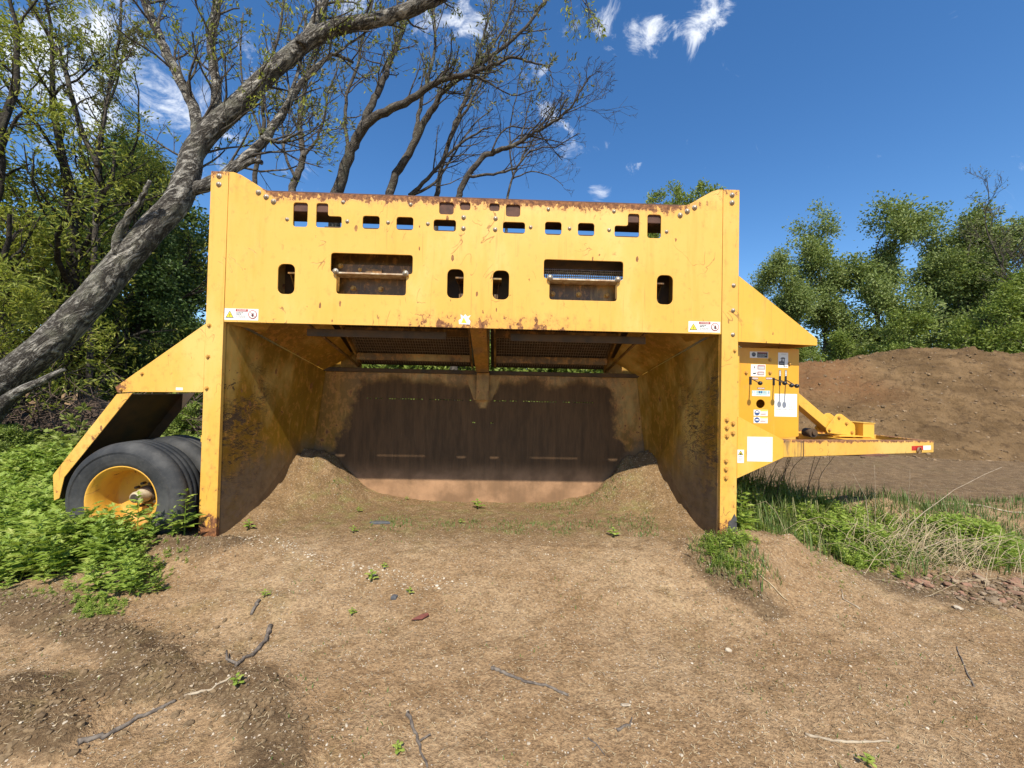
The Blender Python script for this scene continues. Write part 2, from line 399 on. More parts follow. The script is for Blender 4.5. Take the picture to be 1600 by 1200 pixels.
def wall_scrapes(t, p, co):
    front = t.math('MULTIPLY', t.rng(p[1], 4.5, 3.55, 0, 1), t.math('MULTIPLY', t.rng(p[2], 1.85, 1.60), t.rng(p[2], 0.1, 0.5, 0.4, 1)))
    out = None
    for sc, rz, seed in ((1.0, 0.22, 3), (1.7, -0.3, 8), (2.6, 0.5, 14)):
        f = t.noise(t.mapping(t.mapping(co, rot=(rz, 0, 0), loc=(seed, seed, 0)), (1, 0.55, 3.2)), 2.6*sc, 5, 0.62, 0.7).outputs[0]
        l = t.rng(t.math('ABSOLUTE', t.math('SUBTRACT', f, 0.5)), 0.016/sc**.3, 0.006, 0, 1)
        out = l if out is None else t.math('MAXIMUM', out, l)
    g = t.noise(co, 2.0, 4, 0.6).outputs[0]
    blot = t.noise(t.mapping(co, (1, 1, 2.6)), 3.2, 7, 0.75, 0.4).outputs[0]
    out = t.math('MAXIMUM', t.math('MULTIPLY', out, t.rng(g, 0.42, 0.55)), t.rng(t.math('ADD', blot, t.math('MULTIPLY', front, 0.07)), 0.685, 0.70))
    return t.math('MULTIPLY', out, t.rng(front, 0.15, 0.6, 0, 0.9))
M['wall'] = paint('yellow_hopper_wall_paint', lambda t, p: 0.12, dirt=wall_dirt, bare=wall_bare, scrapes=wall_scrapes, rough=0.55, base=((0.250, 0.132, 0.005), (0.19, 0.096, 0.004)))  # wall yellow darkened so the paint carries the hopper's deep shade
M['liner'] = paint('yellow_inner_paint', lambda t, p: 0.15, dirt=lambda t, p, co: t.rng(t.noise(co, 4, 5).outputs[0], 0.45, 0.75, 0.0, 0.35), base=((0.13, 0.066, 0.010), (0.085, 0.040, 0.006)))  # inner yellow darkened further to hold the shade inside the hopper
def back_bare(t, p, co):
    n = t.noise(co, 2.2, 6, 0.68).outputs[0]
    nn = t.math('MULTIPLY', t.math('SUBTRACT', n, 0.5), 0.75)
    top = t.rng(t.math('ADD', p[2], t.math('MULTIPLY', nn, 0.5)), 1.67, 1.54, 0, 1)
    side = t.rng(t.math('ADD', t.math('ADD', ab(t, p[0]), nn), t.math('MULTIPLY', p[2], 0.34)), 2.16, 2.04, 0, 1)
    mid = t.rng(t.math('ADD', t.math('ADD', ab(t, p[0]), t.math('MULTIPLY', nn, 0.3)), t.math('MULTIPLY', t.math('SUBTRACT', 1.38, p[2]), 0.45)), 0.06, 0.13, 0, 1)
    return t.math('MULTIPLY', t.math('MULTIPLY', top, side), t.math('MAXIMUM', mid, t.rng(p[2], 1.30, 1.26)))
M['shadeyellow'] = paint('shaded_yellow_paint', lambda t, p: 0.2, dirt=lambda t, p, co: t.rng(t.noise(co, 4, 5).outputs[0], 0.45, 0.7, 0.1, 0.7), base=((0.30, 0.155, 0.014), (0.23, 0.11, 0.010)))  # yellow darkened to carry hopper shade, with dirt on top
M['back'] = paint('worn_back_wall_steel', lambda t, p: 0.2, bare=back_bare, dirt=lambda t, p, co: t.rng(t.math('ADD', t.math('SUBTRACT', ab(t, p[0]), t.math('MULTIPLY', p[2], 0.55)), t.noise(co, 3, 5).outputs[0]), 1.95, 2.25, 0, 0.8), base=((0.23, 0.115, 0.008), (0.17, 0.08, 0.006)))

def simple(name, col, rough=0.6, metal=0.0, var=0.25, scale=8, bmp=0.2, col2=None, spec=None):
    m, t = new_mat(name); co = t.n('ShaderNodeTexCoord').outputs['Object']
    n = t.noise(co, scale, 5, 0.6).outputs[0]
    c2 = col2 or tuple(c*(1-var) for c in col)
    setb(t, Base_Color=t.mix(t.rng(n, 0.3, 0.7), col, c2), Roughness=rough, Metallic=metal)
    if spec is not None: t.b.inputs['Specular IOR Level'].default_value = spec
    if bmp: bump(t, n, bmp, 0.004)
    return m
M['rust'] = simple('rusty_steel', (0.17, 0.075, 0.045), 0.85, 0, col2=(0.085, 0.035, 0.025), scale=14, bmp=0.5)
M['rustrail'] = simple('rusty_top_rail', (0.115, 0.050, 0.030), 0.8, 0, col2=(0.060, 0.027, 0.018), scale=10, bmp=0.5)
M['dark'] = simple('dark_grime_and_shade_steel', (0.045, 0.032, 0.022), 0.75, 0, col2=(0.10, 0.055, 0.022), scale=6)  # dark grime; also carries shade on the fender underside and hopper parts
M['bolt'] = simple('zinc_bolt', (0.50, 0.47, 0.40), 0.45, 0.55, col2=(0.30, 0.22, 0.13), scale=40)
M['ybolt'] = simple('yellow_painted_bolt', (0.60, 0.34, 0.055), 0.5, 0, col2=(0.30, 0.14, 0.04), scale=60)
M['black'] = simple('black_plastic', (0.015, 0.015, 0.016), 0.32, 0, bmp=0)
M['rod'] = simple('dark_steel_rod', (0.16, 0.11, 0.07), 0.4, 0.4)
M['white'] = simple('white_vinyl', (0.78, 0.76, 0.70), 0.5, 0, var=0.08, bmp=0)
M['lgrey'] = simple('pale_grey_print', (0.48, 0.48, 0.47), 0.5, 0, var=0.1, bmp=0)
M['grey'] = simple('grey_print', (0.12, 0.12, 0.13), 0.5, 0, bmp=0)
M['ink'] = simple('black_print', (0.03, 0.03, 0.03), 0.5, 0, bmp=0)
M['red'] = simple('red_print', (0.42, 0.06, 0.05), 0.5, 0, bmp=0)
M['signyellow'] = simple('yellow_print', (0.72, 0.60, 0.03), 0.5, 0, var=0.1, bmp=0)
M['blue'] = simple('blue_print', (0.04, 0.09, 0.26), 0.5, 0, bmp=0)
M['cyan'] = simple('cyan_print', (0.25, 0.60, 0.66), 0.5, 0, bmp=0)
M['refred'] = simple('red_reflector', (0.55, 0.02, 0.02), 0.25, 0, var=0.3, scale=30, bmp=0)
M['cream'] = simple('worn_cream_steel', (0.62, 0.52, 0.36), 0.55, 0, col2=(0.35, 0.2, 0.1), scale=24)
M['hub'] = simple('pale_hub_paint', (0.50, 0.43, 0.31), 0.55, 0, col2=(0.30, 0.22, 0.13), scale=14)
M['rim'] = paint('yellow_rim_paint', lambda t, p: 0.16, dirt=lambda t, p, co: t.math('MULTIPLY', t.rng(p[2], 0.5, 0.22), t.rng(t.noise(co, 5, 4).outputs[0], 0.35, 0.65, 0, 0.55)), base=((0.72, 0.40, 0.05), (0.68, 0.34, 0.035)))
def tyre_mat():
    m, t = new_mat('dusty_tyre_rubber'); co = t.n('ShaderNodeTexCoord').outputs['Object']
    n = t.noise(co, 3.5, 6, 0.65).outputs[0]; n2 = t.noise(co, 60, 3).outputs[0]
    c = t.mix(t.rng(n, 0.35, 0.72), (0.016, 0.017, 0.018), (0.068, 0.066, 0.062))
    c = t.mix(t.rng(n2, 0.6, 0.8, 0, 0.35), c, (0.13, 0.12, 0.10))
    setb(t, Base_Color=c, Roughness=0.72); bump(t, n2, 0.25, 0.003); return m
M['tyre'] = tyre_mat()
def mesh_mat():
    m, t = new_mat('rusty_screen_wire'); co = t.n('ShaderNodeTexCoord').outputs['Object']
    n = t.noise(co, 20, 3).outputs[0]
    setb(t, Base_Color=t.mix(n, (0.10, 0.06, 0.035), (0.28, 0.22, 0.17)), Roughness=0.5, Metallic=0.3); return m
M['wire'] = mesh_mat()
def ground_mat():
    m, t = new_mat('sandy_dirt'); co = t.n('ShaderNodeTexCoord').outputs['Object']
    damp = t.n('ShaderNodeAttribute', None, attribute_name='damp').outputs['Fac']
    moss = t.n('ShaderNodeAttribute', None, attribute_name='moss').outputs['Fac']
    track = t.n('ShaderNodeAttribute', None, attribute_name='track').outputs['Fac']
    a = t.noise(co, 1.1, 6, 0.62).outputs[0]; b = t.noise(co, 7, 6, 0.65).outputs[0]; c = t.noise(co, 55, 4, 0.65).outputs[0]; d = t.noise(co, 170, 2, 0.6).outputs[0]
    sand = t.mix(t.rng(a, 0.35, 0.66), (0.325, 0.203, 0.103), (0.430, 0.292, 0.163))
    sand = t.mix(t.rng(b, 0.44, 0.66, 0, 0.7), sand, (0.240, 0.146, 0.068))
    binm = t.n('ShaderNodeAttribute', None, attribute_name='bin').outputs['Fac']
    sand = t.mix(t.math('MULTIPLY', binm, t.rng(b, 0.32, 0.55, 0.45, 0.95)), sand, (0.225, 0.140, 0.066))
    soil = t.mix(t.rng(b, 0.3, 0.7), (0.115, 0.073, 0.038), (0.215, 0.142, 0.075))
    dm = t.rng(t.math('ADD', damp, t.math('MULTIPLY', t.math('SUBTRACT', b, 0.5), 0.9)), 0.30, 0.62)
    col = t.mix(dm, sand, soil)
    trk = t.mix(t.rng(b, 0.35, 0.65), (0.135, 0.084, 0.042), (0.240, 0.156, 0.080))
    col = t.mix(t.rng(t.math('ADD', track, t.math('MULTIPLY', t.math('SUBTRACT', b, 0.5), 0.6)), 0.3, 0.7), col, trk)
    mm = t.math('MULTIPLY', moss, t.rng(t.noise(co, 5.5, 6, 0.7).outputs[0], 0.46, 0.66, 0, 0.55))
    col = t.mix(mm, col, t.mix(c, (0.17, 0.17, 0.045), (0.26, 0.25, 0.08)))
    col = t.mix(t.rng(c, 0.38, 0.54, 0.75, 0), col, t.mix(0.55, col, (0.07, 0.042, 0.022)))
    col = t.mix(t.rng(c, 0.56, 0.72, 0, 0.45), col, (0.56, 0.43, 0.26))
    c3 = t.noise(co, 24, 5, 0.7).outputs[0]
    col = t.mix(t.rng(c3, 0.36, 0.50, 0.45, 0), col, t.mix(0.6, col, (0.10, 0.062, 0.032)))
    v = t.n('ShaderNodeTexVoronoi', {'Vector': co, 'Scale': 85.0}, feature='F1')
    vr = t.n('ShaderNodeSeparateColor', {0: v.outputs['Color']}).outputs
    spk = t.math('MULTIPLY', t.math('LESS_THAN', v.outputs['Distance'], t.rng(vr[2], 0, 1, 0.15, 0.42)), t.math('GREATER_THAN', vr[0], 0.80))
    col = t.mix(t.math('MULTIPLY', spk, 0.8), col, t.mix(vr[1], (0.46, 0.36, 0.25), (0.66, 0.58, 0.47)))
    v2 = t.n('ShaderNodeTexVoronoi', {'Vector': t.mapping(co, rot=(0, 0, 0.6), scale=(1, 2.6, 1)), 'Scale': 60.0}, feature='F1')
    vr2 = t.n('ShaderNodeSeparateColor', {0: v2.outputs['Color']}).outputs
    straw = t.math('MULTIPLY', t.math('LESS_THAN', v2.outputs['Distance'], 0.30), t.math('GREATER_THAN', vr2[0], 0.74))
    col = t.mix(t.math('MULTIPLY', straw, t.math('SUBTRACT', 0.34, t.math('MULTIPLY', dm, 0.25))), col, (0.47, 0.36, 0.21))
    setb(t, Base_Color=col, Roughness=0.95, Specular_IOR_Level=0.15)
    hgt = t.math('ADD', t.math('ADD', t.math('MULTIPLY', b, 1.2), t.math('MULTIPLY', c, 0.7)), t.math('ADD', t.math('MULTIPLY', d, 0.22), t.math('MULTIPLY', spk, 0.15)))
    bump(t, hgt, 0.9, 0.03)
    return m
M['ground'] = ground_mat()
def pile_mat():
    m, t = new_mat('stockpile_soil'); co = t.n('ShaderNodeTexCoord').outputs['Object']
    red = t.n('ShaderNodeAttribute', None, attribute_name='red').outputs['Fac']
    a = t.noise(t.mapping(co, (0.6, 0.6, 1.6)), 1.2, 7, 0.66).outputs[0]; b = t.noise(co, 6, 7, 0.7).outputs[0]; c = t.noise(co, 26, 5, 0.7).outputs[0]
    col = t.mix(t.rng(a, 0.35, 0.66), (0.160, 0.098, 0.046), (0.275, 0.174, 0.085))
    col = t.mix(t.rng(t.math('ADD', t.math('MULTIPLY', b, 0.5), t.math('MULTIPLY', t.noise(t.mapping(co, (1, 1, 3.2)), 3.2, 6, 0.7, 0.6).outputs[0], 0.5)), 0.50, 0.60, 0, 0.7), col, (0.100, 0.060, 0.030))  # dark noise painted in as shadows between soil clumps
    col = t.mix(t.math('MULTIPLY', red, t.rng(b, 0.25, 0.6, 0.2, 0.65)), col, (0.27, 0.130, 0.056))
    v = t.n('ShaderNodeTexVoronoi', {'Vector': co, 'Scale': 9.0}, feature='F1'); vr = t.n('ShaderNodeSeparateColor', {0: v.outputs['Color']}).outputs
    spk = t.math('MULTIPLY', t.math('LESS_THAN', v.outputs['Distance'], 0.22), t.math('GREATER_THAN', vr[0], 0.975))
    col = t.mix(t.math('MULTIPLY', spk, 0.6), col, (0.45, 0.38, 0.30))
    setb(t, Base_Color=col, Roughness=0.95, Specular_IOR_Level=0.12)
    bump(t, t.math('ADD', t.math('MULTIPLY', b, 1.0), t.math('MULTIPLY', c, 0.4)), 1.0, 0.16)
    return m
M['pile'] = pile_mat()
def bark_mat(name, c1, c2, c3, scale=9, strength=0.9):
    m, t = new_mat(name); co = t.n('ShaderNodeTexCoord').outputs['Object']
    al = t.mapping(t.mapping(co, rot=(0, math.radians(-46), 0)), (1, 1, 0.34))
    n = t.noise(co, scale*0.35, 5, 0.6).outputs[0]
    def rid(sc, dist): return t.math('SUBTRACT', 1.0, t.math('MULTIPLY', t.math('ABSOLUTE', t.math('SUBTRACT', t.noise(al, sc, 4, 0.62, dist).outputs[0], 0.5)), 4.5), clamp=True)
    r1 = rid(scale*0.85, 1.1); r2 = rid(scale*1.9, 0.9)
    g = t.noise(co, scale*7, 5, 0.7).outputs[0]
    ridge = t.math('SUBTRACT', t.math('ADD', 1.0, t.math('MULTIPLY', g, 0.45)), t.math('ADD', t.math('MULTIPLY', r1, 0.75), t.math('MULTIPLY', r2, 0.40)))
    col = t.mix(t.rng(ridge, 0.15, 0.95), c1, c2)
    col = t.mix(t.rng(n, 0.5, 0.72, 0, 0.6), col, c3)
    setb(t, Base_Color=col, Roughness=0.92, Specular_IOR_Level=0.15); bump(t, ridge, strength, 0.035)
    return m
M['bark_big'] = bark_mat('grey_furrowed_bark', (0.048, 0.041, 0.034), (0.440, 0.405, 0.345), (0.250, 0.240, 0.180), 9, 0.9)
M['bark'] = bark_mat('grey_brown_bark', (0.055, 0.045, 0.036), (0.165, 0.145, 0.120), (0.12, 0.12, 0.085), 12, 0.5)
M['bark_dark'] = bark_mat('dark_bark', (0.03, 0.025, 0.02), (0.085, 0.072, 0.058), (0.06, 0.06, 0.04), 10, 0.6)
def leaf_mat(name, c1, c2, c3, trans=0.35, rough=0.5):
    m, t = new_mat(name)
    tint = t.n('ShaderNodeAttribute', None, attribute_name='tint').outputs['Fac']
    c = t.mix(t.rng(tint, 0.0, 0.55, 0, 1, False), c1, c2); c = t.mix(t.rng(tint, 0.6, 1.0, 0, 1, False), c, c3)
    setb(t, Base_Color=c, Roughness=rough, Specular_IOR_Level=0.3)
    tr = t.n('ShaderNodeBsdfTranslucent', {'Color': t.mix(0.5, c, t.mix(1.0, c, (1.0, 1.0, 0.35), 'MULTIPLY'))})
    mxs = t.n('ShaderNodeMixShader', {0: trans, 1: t.b.outputs[0], 2: tr.outputs[0]})
    t.t.links.new(mxs.outputs[0], t.out.inputs[0]); return m
M['leaf_weed'] = leaf_mat('weed_leaf', (0.145, 0.220, 0.032), (0.265, 0.365, 0.054), (0.41, 0.465, 0.11))
M['leaf_spring'] = leaf_mat('spring_leaf', (0.18, 0.220, 0.036), (0.32, 0.355, 0.056), (0.48, 0.465, 0.10), .5)
M['leaf_dark'] = leaf_mat('deep_green_leaf', (0.042, 0.076, 0.018), (0.082, 0.135, 0.032), (0.145, 0.205, 0.052))
M['leaf_mid'] = leaf_mat('olive_leaf', (0.130, 0.178, 0.044), (0.232, 0.290, 0.078), (0.345, 0.385, 0.14))
M['leaf_bright'] = leaf_mat('fresh_green_leaf', (0.115, 0.165, 0.026), (0.215, 0.275, 0.046), (0.32, 0.37, 0.09))
M['leaf_bud'] = leaf_mat('pale_bud_leaf', (0.13, 0.14, 0.05), (0.20, 0.20, 0.08), (0.28, 0.26, 0.12))
M['grass'] = leaf_mat('grass_blade', (0.07, 0.13, 0.025), (0.14, 0.21, 0.05), (0.34, 0.30, 0.14))
M['straw'] = simple('dry_straw', (0.50, 0.40, 0.24), 0.8, 0, col2=(0.34, 0.25, 0.14), scale=30, bmp=0)
M['stem'] = simple('dead_brown_stem', (0.16, 0.11, 0.075), 0.85, 0, col2=(0.09, 0.06, 0.045), scale=30, bmp=0)
M['palestem'] = simple('pale_dead_stem', (0.42, 0.345, 0.24), 0.8, 0, col2=(0.25, 0.185, 0.12), scale=20, bmp=0)
M['stick'] = simple('weathered_stick', (0.20, 0.165, 0.13), 0.9, 0, col2=(0.07, 0.055, 0.045), scale=40, bmp=0.6)
M['brick'] = simple('broken_red_brick', (0.30, 0.155, 0.095), 0.95, 0, col2=(0.20, 0.125, 0.08), scale=25, bmp=0.6)
M['stone'] = simple('pale_stone', (0.50, 0.43, 0.32), 0.9, 0, col2=(0.34, 0.27, 0.19), scale=25, bmp=0.4)
M['concrete'] = simple('grey_rubble', (0.33, 0.245, 0.155), 0.95, 0, col2=(0.18, 0.125, 0.075), scale=25, bmp=0.6)
M['pebble'] = simple('pebble', (0.62, 0.54, 0.42), 0.85, 0, col2=(0.36, 0.27, 0.17), scale=5, bmp=0)
M['scrap'] = simple('dark_scrap', (0.07, 0.075, 0.085), 0.6, 0, col2=(0.13, 0.12, 0.11), scale=20)
M['redleaf'] = simple('reddish_shard', (0.20, 0.065, 0.045), 0.6, 0, col2=(0.13, 0.045, 0.035), scale=20)

# ------------------------------------------------------------------ ground and stockpile (large structure)
def grid_axis(lo, hi, a, b, fine, grow=1.12):
    c = list(np.arange(a, b+1e-6, fine))
    s = fine
    while c[-1] < hi: s *= grow; c.append(c[-1]+s)
    s = fine; left = [a]
    while left[-1] > lo: s *= grow; left.append(left[-1]-s)
    return np.array(left[:0:-1]+c)
gx = grid_axis(-260, 260, -4.2, 5.2, 0.019); gy = grid_axis(-60, 400, 1.2, 5.3, 0.019)
GX, GY = np.meshgrid(gx, gy)
GZ = H(GX, GY)
ga = Acc(); nx, ny = len(gx), len(gy)
idx = np.arange(nx*ny).reshape(ny, nx)
ga.add(np.stack([GX, GY, GZ], -1).reshape(-1, 3), np.stack([idx[:-1, :-1], idx[:-1, 1:], idx[1:, 1:], idx[1:, :-1]], -1).reshape(-1, 4), 0, None, True)
ground = ga.build('ground', M['ground']); tag(ground, kind='structure')
def gattr(name, arr):
    at = ground.data.attributes.new(name, 'FLOAT', 'POINT'); at.data.foreach_set('value', np.ascontiguousarray(arr.ravel(), dtype=np.float32))
gattr('damp', np.clip(damp_raw(GX, GY)+0.25*ss(-GX, 2.3, 3.5)*ss(GY, 2.3, 3)+0.16*ss(GX, 1.2, 2.6)*(1-ss(GY, 2.9, 3.5)), 0, 1))
gattr('moss', np.clip(ss(GY, 3.45, 3.9)*(1-ss(np.abs(GX), 1.7, 2.1))*(1-ss(GY, 4.95, 5.1))+0.25*ss(fbm(GX*1.5, GY*1.5, 91, 3), 0.1, 0.4), 0, 1))
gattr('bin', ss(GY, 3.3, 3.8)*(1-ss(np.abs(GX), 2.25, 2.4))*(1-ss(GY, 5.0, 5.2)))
gattr('track', ss(GX, 4.0, 5.4)*ss(GY, 4.3, 5.6))

def pile_h(x, y):
    """soil stockpile: crest height along x times a slope profile along y"""
    crest = np.interp(x, [2, 5, 8, 10.6, 12.4, 13.2, 14.2, 15.6, 17.0, 18.3, 19.2, 20.3, 23, 28, 36, 46], [0, 1.6, 2.5, 2.68, 2.72, 2.9, 3.25, 3.42, 3.50, 3.52, 3.38, 3.34, 3.5, 3.4, 2.6, 0])
    cy = 14.0+0.5*np.sin(x*0.35); foot = np.interp(x, [2, 9, 13, 20, 46], [12.2, 10.6, 9.5, 9.4, 11])
    up = np.clip((y-foot)/(cy-foot), 0, 1); dn = np.clip((24-y)/(24-cy), 0, 1)
    prof = np.where(y < cy, np.clip(up*1.12-0.10*up*up*up*1.2, 0, 1)**1.08, ss(dn, 0, 1)**0.6)
    n = 0.34*fbm(x*0.55, y*1.1, 5, 3)+0.42*(0.5-np.abs(fbm(x*0.9+y*0.5, y*2.6+x*0.25, 15, 4)))+0.20*fbm(x*3, y*5, 25, 4)+0.09*fbm(x*11, y*12, 27, 2)
    return crest*prof+n*np.clip(prof*3, 0, 1)*0.75-0.12
px_ = np.arange(2, 46.01, 0.10); py_ = np.concatenate([np.arange(8.9, 15.2, 0.055), np.arange(15.2, 25, 0.4)])
PX, PY = np.meshgrid(px_, py_); PZ = pile_h(PX, PY)+H(PX, PY)*0.5
pa = Acc(); i2 = np.arange(PX.size).reshape(PX.shape)
pa.add(np.stack([PX, PY, PZ], -1).reshape(-1, 3), np.stack([i2[:-1, :-1], i2[:-1, 1:], i2[1:, 1:], i2[1:, :-1]], -1).reshape(-1, 4), 0, None, True)
pile = pa.build('soil_stockpile', M['pile'])
at = pile.data.attributes.new('red', 'FLOAT', 'POINT')
at.data.foreach_set('value', np.ascontiguousarray((ss(PX, 13.6, 12.0)*ss(PZ, 1.0, 1.9)).ravel(), dtype=np.float32))
tag(pile, 'long brown heap of dug soil rising behind the drawbar of the yellow machine', 'dirt pile')

# ------------------------------------------------------------------ the yellow screening machine
machine = empty('screening_machine', (0, 4.6, 0.1))
tag(machine, 'weathered yellow portable soil screening plant with rust streaks, wheels at left and drawbar at right', 'screening plant')
Y0 = 3.5
def mir(p): return [(-x, z) for x, z in p][::-1]
half = [(2.266, 3.424), (2.225, 3.424), (2.16, 3.402), (2.05, 3.338), (1.965, 3.285), (1.915, 3.264), (1.86, 3.258)]
top_r = [(1.86, 3.258), (1.915, 3.264), (1.965, 3.285), (2.05, 3.338), (2.16, 3.402), (2.225, 3.424), (2.263, 3.424)]
outline = [(-2.263, 2.067), (2.263, 2.067)]+top_r[::-1]+[(-x, z) for x, z in top_r]
Lh = rpoly([(-1.478, 2.947), (-1.249, 2.947), (-1.249, 3.052), (-1.373, 3.052), (-1.373, 3.167), (-1.478, 3.167)], 0.022)
win = rpoly([(-1.335, 2.543), (-1.280, 2.543), (-1.280, 2.347), (-0.654, 2.347), (-0.654, 2.543), (-0.599, 2.543), (-0.599, 2.719), (-1.335, 2.719)], 0.028)
hl = [rrect(-1.683, 2.946, -1.555, 3.166, .022), Lh, rrect(-1.06, 2.946, -.908, 3.066, .024), rrect(-.755, 2.946, -.603, 3.066, .024),
      rrect(-.418, 2.947, -.215, 3.053, .024), rrect(-.371, 3.103, -.239, 3.215, .024), rrect(-.180, 3.149, -.087, 3.219, .02), win,
      rrect(-1.802, 2.331, -1.652, 2.604, .05), rrect(-.282, 2.335, -.133, 2.602, .05)]
front = plate('front_panel', outline, hl+[mir(h) for h in hl], Y0, 0.014, M['panel'], machine)
E_ = Acc()
ang = np.linspace(0, 2*np.pi, 10, endpoint=False)
E_.lathe([(0.0, -0.017), (0.009, -0.0165), (0.0145, -0.012), (0.0155, -0.004), (0.022, -0.004), (0.022, 0.0), (0.0, 0.0)], (0, 0, 0), 'y', 10)
bolt_me = E_.mesh('bolt', M['bolt'])
E_ = Acc(); E_.lathe([(0.0, -0.022), (0.013, -0.021), (0.0165, -0.016), (0.0165, -0.004), (0.025, -0.004), (0.025, 0.0), (0.0, 0.0)], (0, 0, 0), 'y', 6, 0, False)
ybolt_me = E_.mesh('bolt', M['ybolt'])
def bolt(parent, x, y, z, me=None, s=1.0):
    o = bpy.data.objects.new('bolt', me or bolt_me); COL.objects.link(o); attach(o, parent); o.location = (x, y, z); o.scale = (s, s, s); o.rotation_euler = (0, random.random()*3, 0)
    return o
random.seed(4)
for x, z in [(1.996, 3.245), (1.927, 3.207), (1.86, 3.167)]:
    for sgn in (-1, 1): bolt(front, sgn*x, Y0, z, s=1.12)
for x, z in [(1.735, 3.010), (1.24, 3.183), (1.197, 3.008), (.63, 3.181), (.83, 3.010), (.47, 3.010)]:
    for sgn in (-1, 1): bolt(front, sgn*x, Y0, z, s=0.8)
for x, z in [(.146, 3.080), (.145, 2.978)]:
    for sgn in (-1, 1): bolt(front, sgn*x, Y0, z, s=0.95)

# side posts: folded channel, front face a hair proud of the panel
for sgn in (-1, 1):
    a = Acc()
    prof = [(2.266, Y0-.003), (2.42, Y0-.003), (2.42, Y0+.16), (2.410, Y0+.16), (2.410, Y0+.009), (2.277, Y0+.009), (2.277, Y0+.034), (2.266, Y0+.034)]
    pr = [(sgn*x, y) for x, y in prof]
    if sgn < 0: pr = pr[::-1]
    n = len(pr); bot, top = (0.02, 3.424)
    a.prism(pr, 'z', bot, top)
    post = a.build('side_post', M['post'], machine, 0.002)
    if sgn < 0:
        for x, z in [(-2.347, 3.38), (-2.347, 3.305)]: bolt(post, x, Y0-.003, z, s=1.1)
        for x, z in [(-2.388, 2.03), (-2.39, 1.75), (-2.39, 1.468)]: bolt(post, x, Y0-.003, z, ybolt_me, 0.8)
    else:
        for x, z in [(2.348, 3.373), (2.348, 3.302)]: bolt(post, x, Y0-.003, z, s=1.1)
        for x, z in [(2.372, 2.525), (2.369, 2.292), (2.37, 2.066)]: bolt(post, x, Y0-.003, z, s=0.9)
        bolt(post, 2.389, Y0-.003, 1.916, ybolt_me, 0.7)
        for x, z in [(2.322, 1.275), (2.38, 1.243), (2.322, 1.201), (2.381, 1.154), (2.323, 1.125), (2.317, .895), (2.317, .82), (2.318, .741)]: bolt(post, x, Y0-.003, z, ybolt_me, 0.95)
        # black worn sleeve at the foot of the right post
        b = Acc(); b.add([(2.32, Y0-.006, .0), (2.423, Y0-.006, .0), (2.423, Y0-.006, .37), (2.40, Y0-.006, .415), (2.37, Y0-.006, .36), (2.35, Y0-.006, .34), (2.33, Y0-.006, .24)], [[0, 1, 2, 3, 4, 5, 6]])
        b.add([(2.423, Y0-.006, 0), (2.423, Y0+.14, 0), (2.423, Y0+.14, .36), (2.423, Y0-.006, .37)], [[0, 1, 2, 3]])
        b.build('scuffed_black_patch', simple('scuffed_black_paint', (0.035, 0.037, 0.042), 0.6, 0, col2=(0.09, 0.085, 0.08), scale=12), post)
# top rail behind the panel
a = Acc(); a.prism([(Y0+.016, 3.092), (Y0+.24, 3.092), (Y0+.24, 3.255), (Y0+.17, 3.286), (Y0+.06, 3.289), (Y0+.016, 3.276)], 'x', -2.0, 2.0)
a.build('top_rail', M['rustrail'], machine, 0.006)

# stickers -----------------------------------------------------------
STK = ['white', 'lgrey', 'grey', 'ink', 'red', 'signyellow', 'blue', 'cyan']
def sticker(name, parent, x0, z0, x1, z1, y, elems, back='white', label=None):
    a = Acc(); w, h = x1-x0, z1-z0
    a.box((x0, y-.0014, z0), (x1, y-.0002, z1), STK.index(back))
    lay = y-.0018
    def put(poly, m):
        nonlocal lay
        v = [(x0+u*w, lay, z0+q*h) for u, q in poly]
        a.add(v, [list(range(len(v)))], STK.index(m)); lay -= .0003
    for e in elems:
        k = e[0]
        if k == 'r': _, u0, q0, u1, q1, m = e; put([(u0, q0), (u1, q0), (u1, q1), (u0, q1)], m)
        elif k == 'p': put(e[1], e[2])
        elif k == 'c':
            _, u, q, r, m = e
            put([(u+r*math.cos(t)*h/w, q+r*math.sin(t)) for t in np.linspace(0, 2*np.pi, 20, endpoint=False)], m)
        elif k == 't':
            _, u, q, size, body, m = e
            v, f = text_mesh(body, size)
            for poly in f:
                pv = [(x0+u*w+v[i][0], lay, z0+q*h+v[i][1]) for i in poly]
                a.add(pv, [list(range(len(pv)))], STK.index(m))
            lay -= .0003
        elif k == 'l':   # a line of print too small to read, as short dashes
            _, u0, u1, q, th, m, sd = e; r = random.Random(sd); u = u0
            while u < u1-.005:
                du = min(r.uniform(.03, .09), u1-u); put([(u, q), (u+du, q), (u+du, q+th), (u, q+th)], m); lay += .0003; u += du+.014
            lay -= .0003
    o = a.build(name, [M[k] for k in STK], parent)
    if label: o['label'] = label
    return o
tri = lambda cx, cz, s, asp: [(cx-s*asp, cz-s*.75), (cx+s*asp, cz-s*.75), (cx, cz+s)]
def hazard(asp):
    return [('p', tri(.155, .45, .36, asp*1.05), 'ink'), ('p', tri(.155, .45, .29, asp*1.03), 'signyellow'), ('r', .148, .26, .158, .52, 'ink'), ('p', [(.15, .40), (.185, .47), (.185, .50), (.15, .44)], 'ink'),
            ('r', .33, .76, .69, .96, 'red'), ('t', .51, .86, .020, 'DANGER', 'white'),
            ('l', .35, .56, .62, .05, 'grey', 1), ('l', .35, .50, .50, .05, 'grey', 2), ('l', .35, .66, .37, .04, 'lgrey', 3), ('l', .35, .64, .26, .04, 'lgrey', 4),
            ('c', .835, .52, .37, 'red'), ('c', .835, .52, .31, 'white'), ('p', [(.80, .36), (.85, .28), (.875, .40), (.865, .62), (.85, .70), (.84, .60), (.81, .56)], 'ink'), ('p', [(.775, .74), (.765, .70), (.895, .30), (.905, .34)], 'red')]
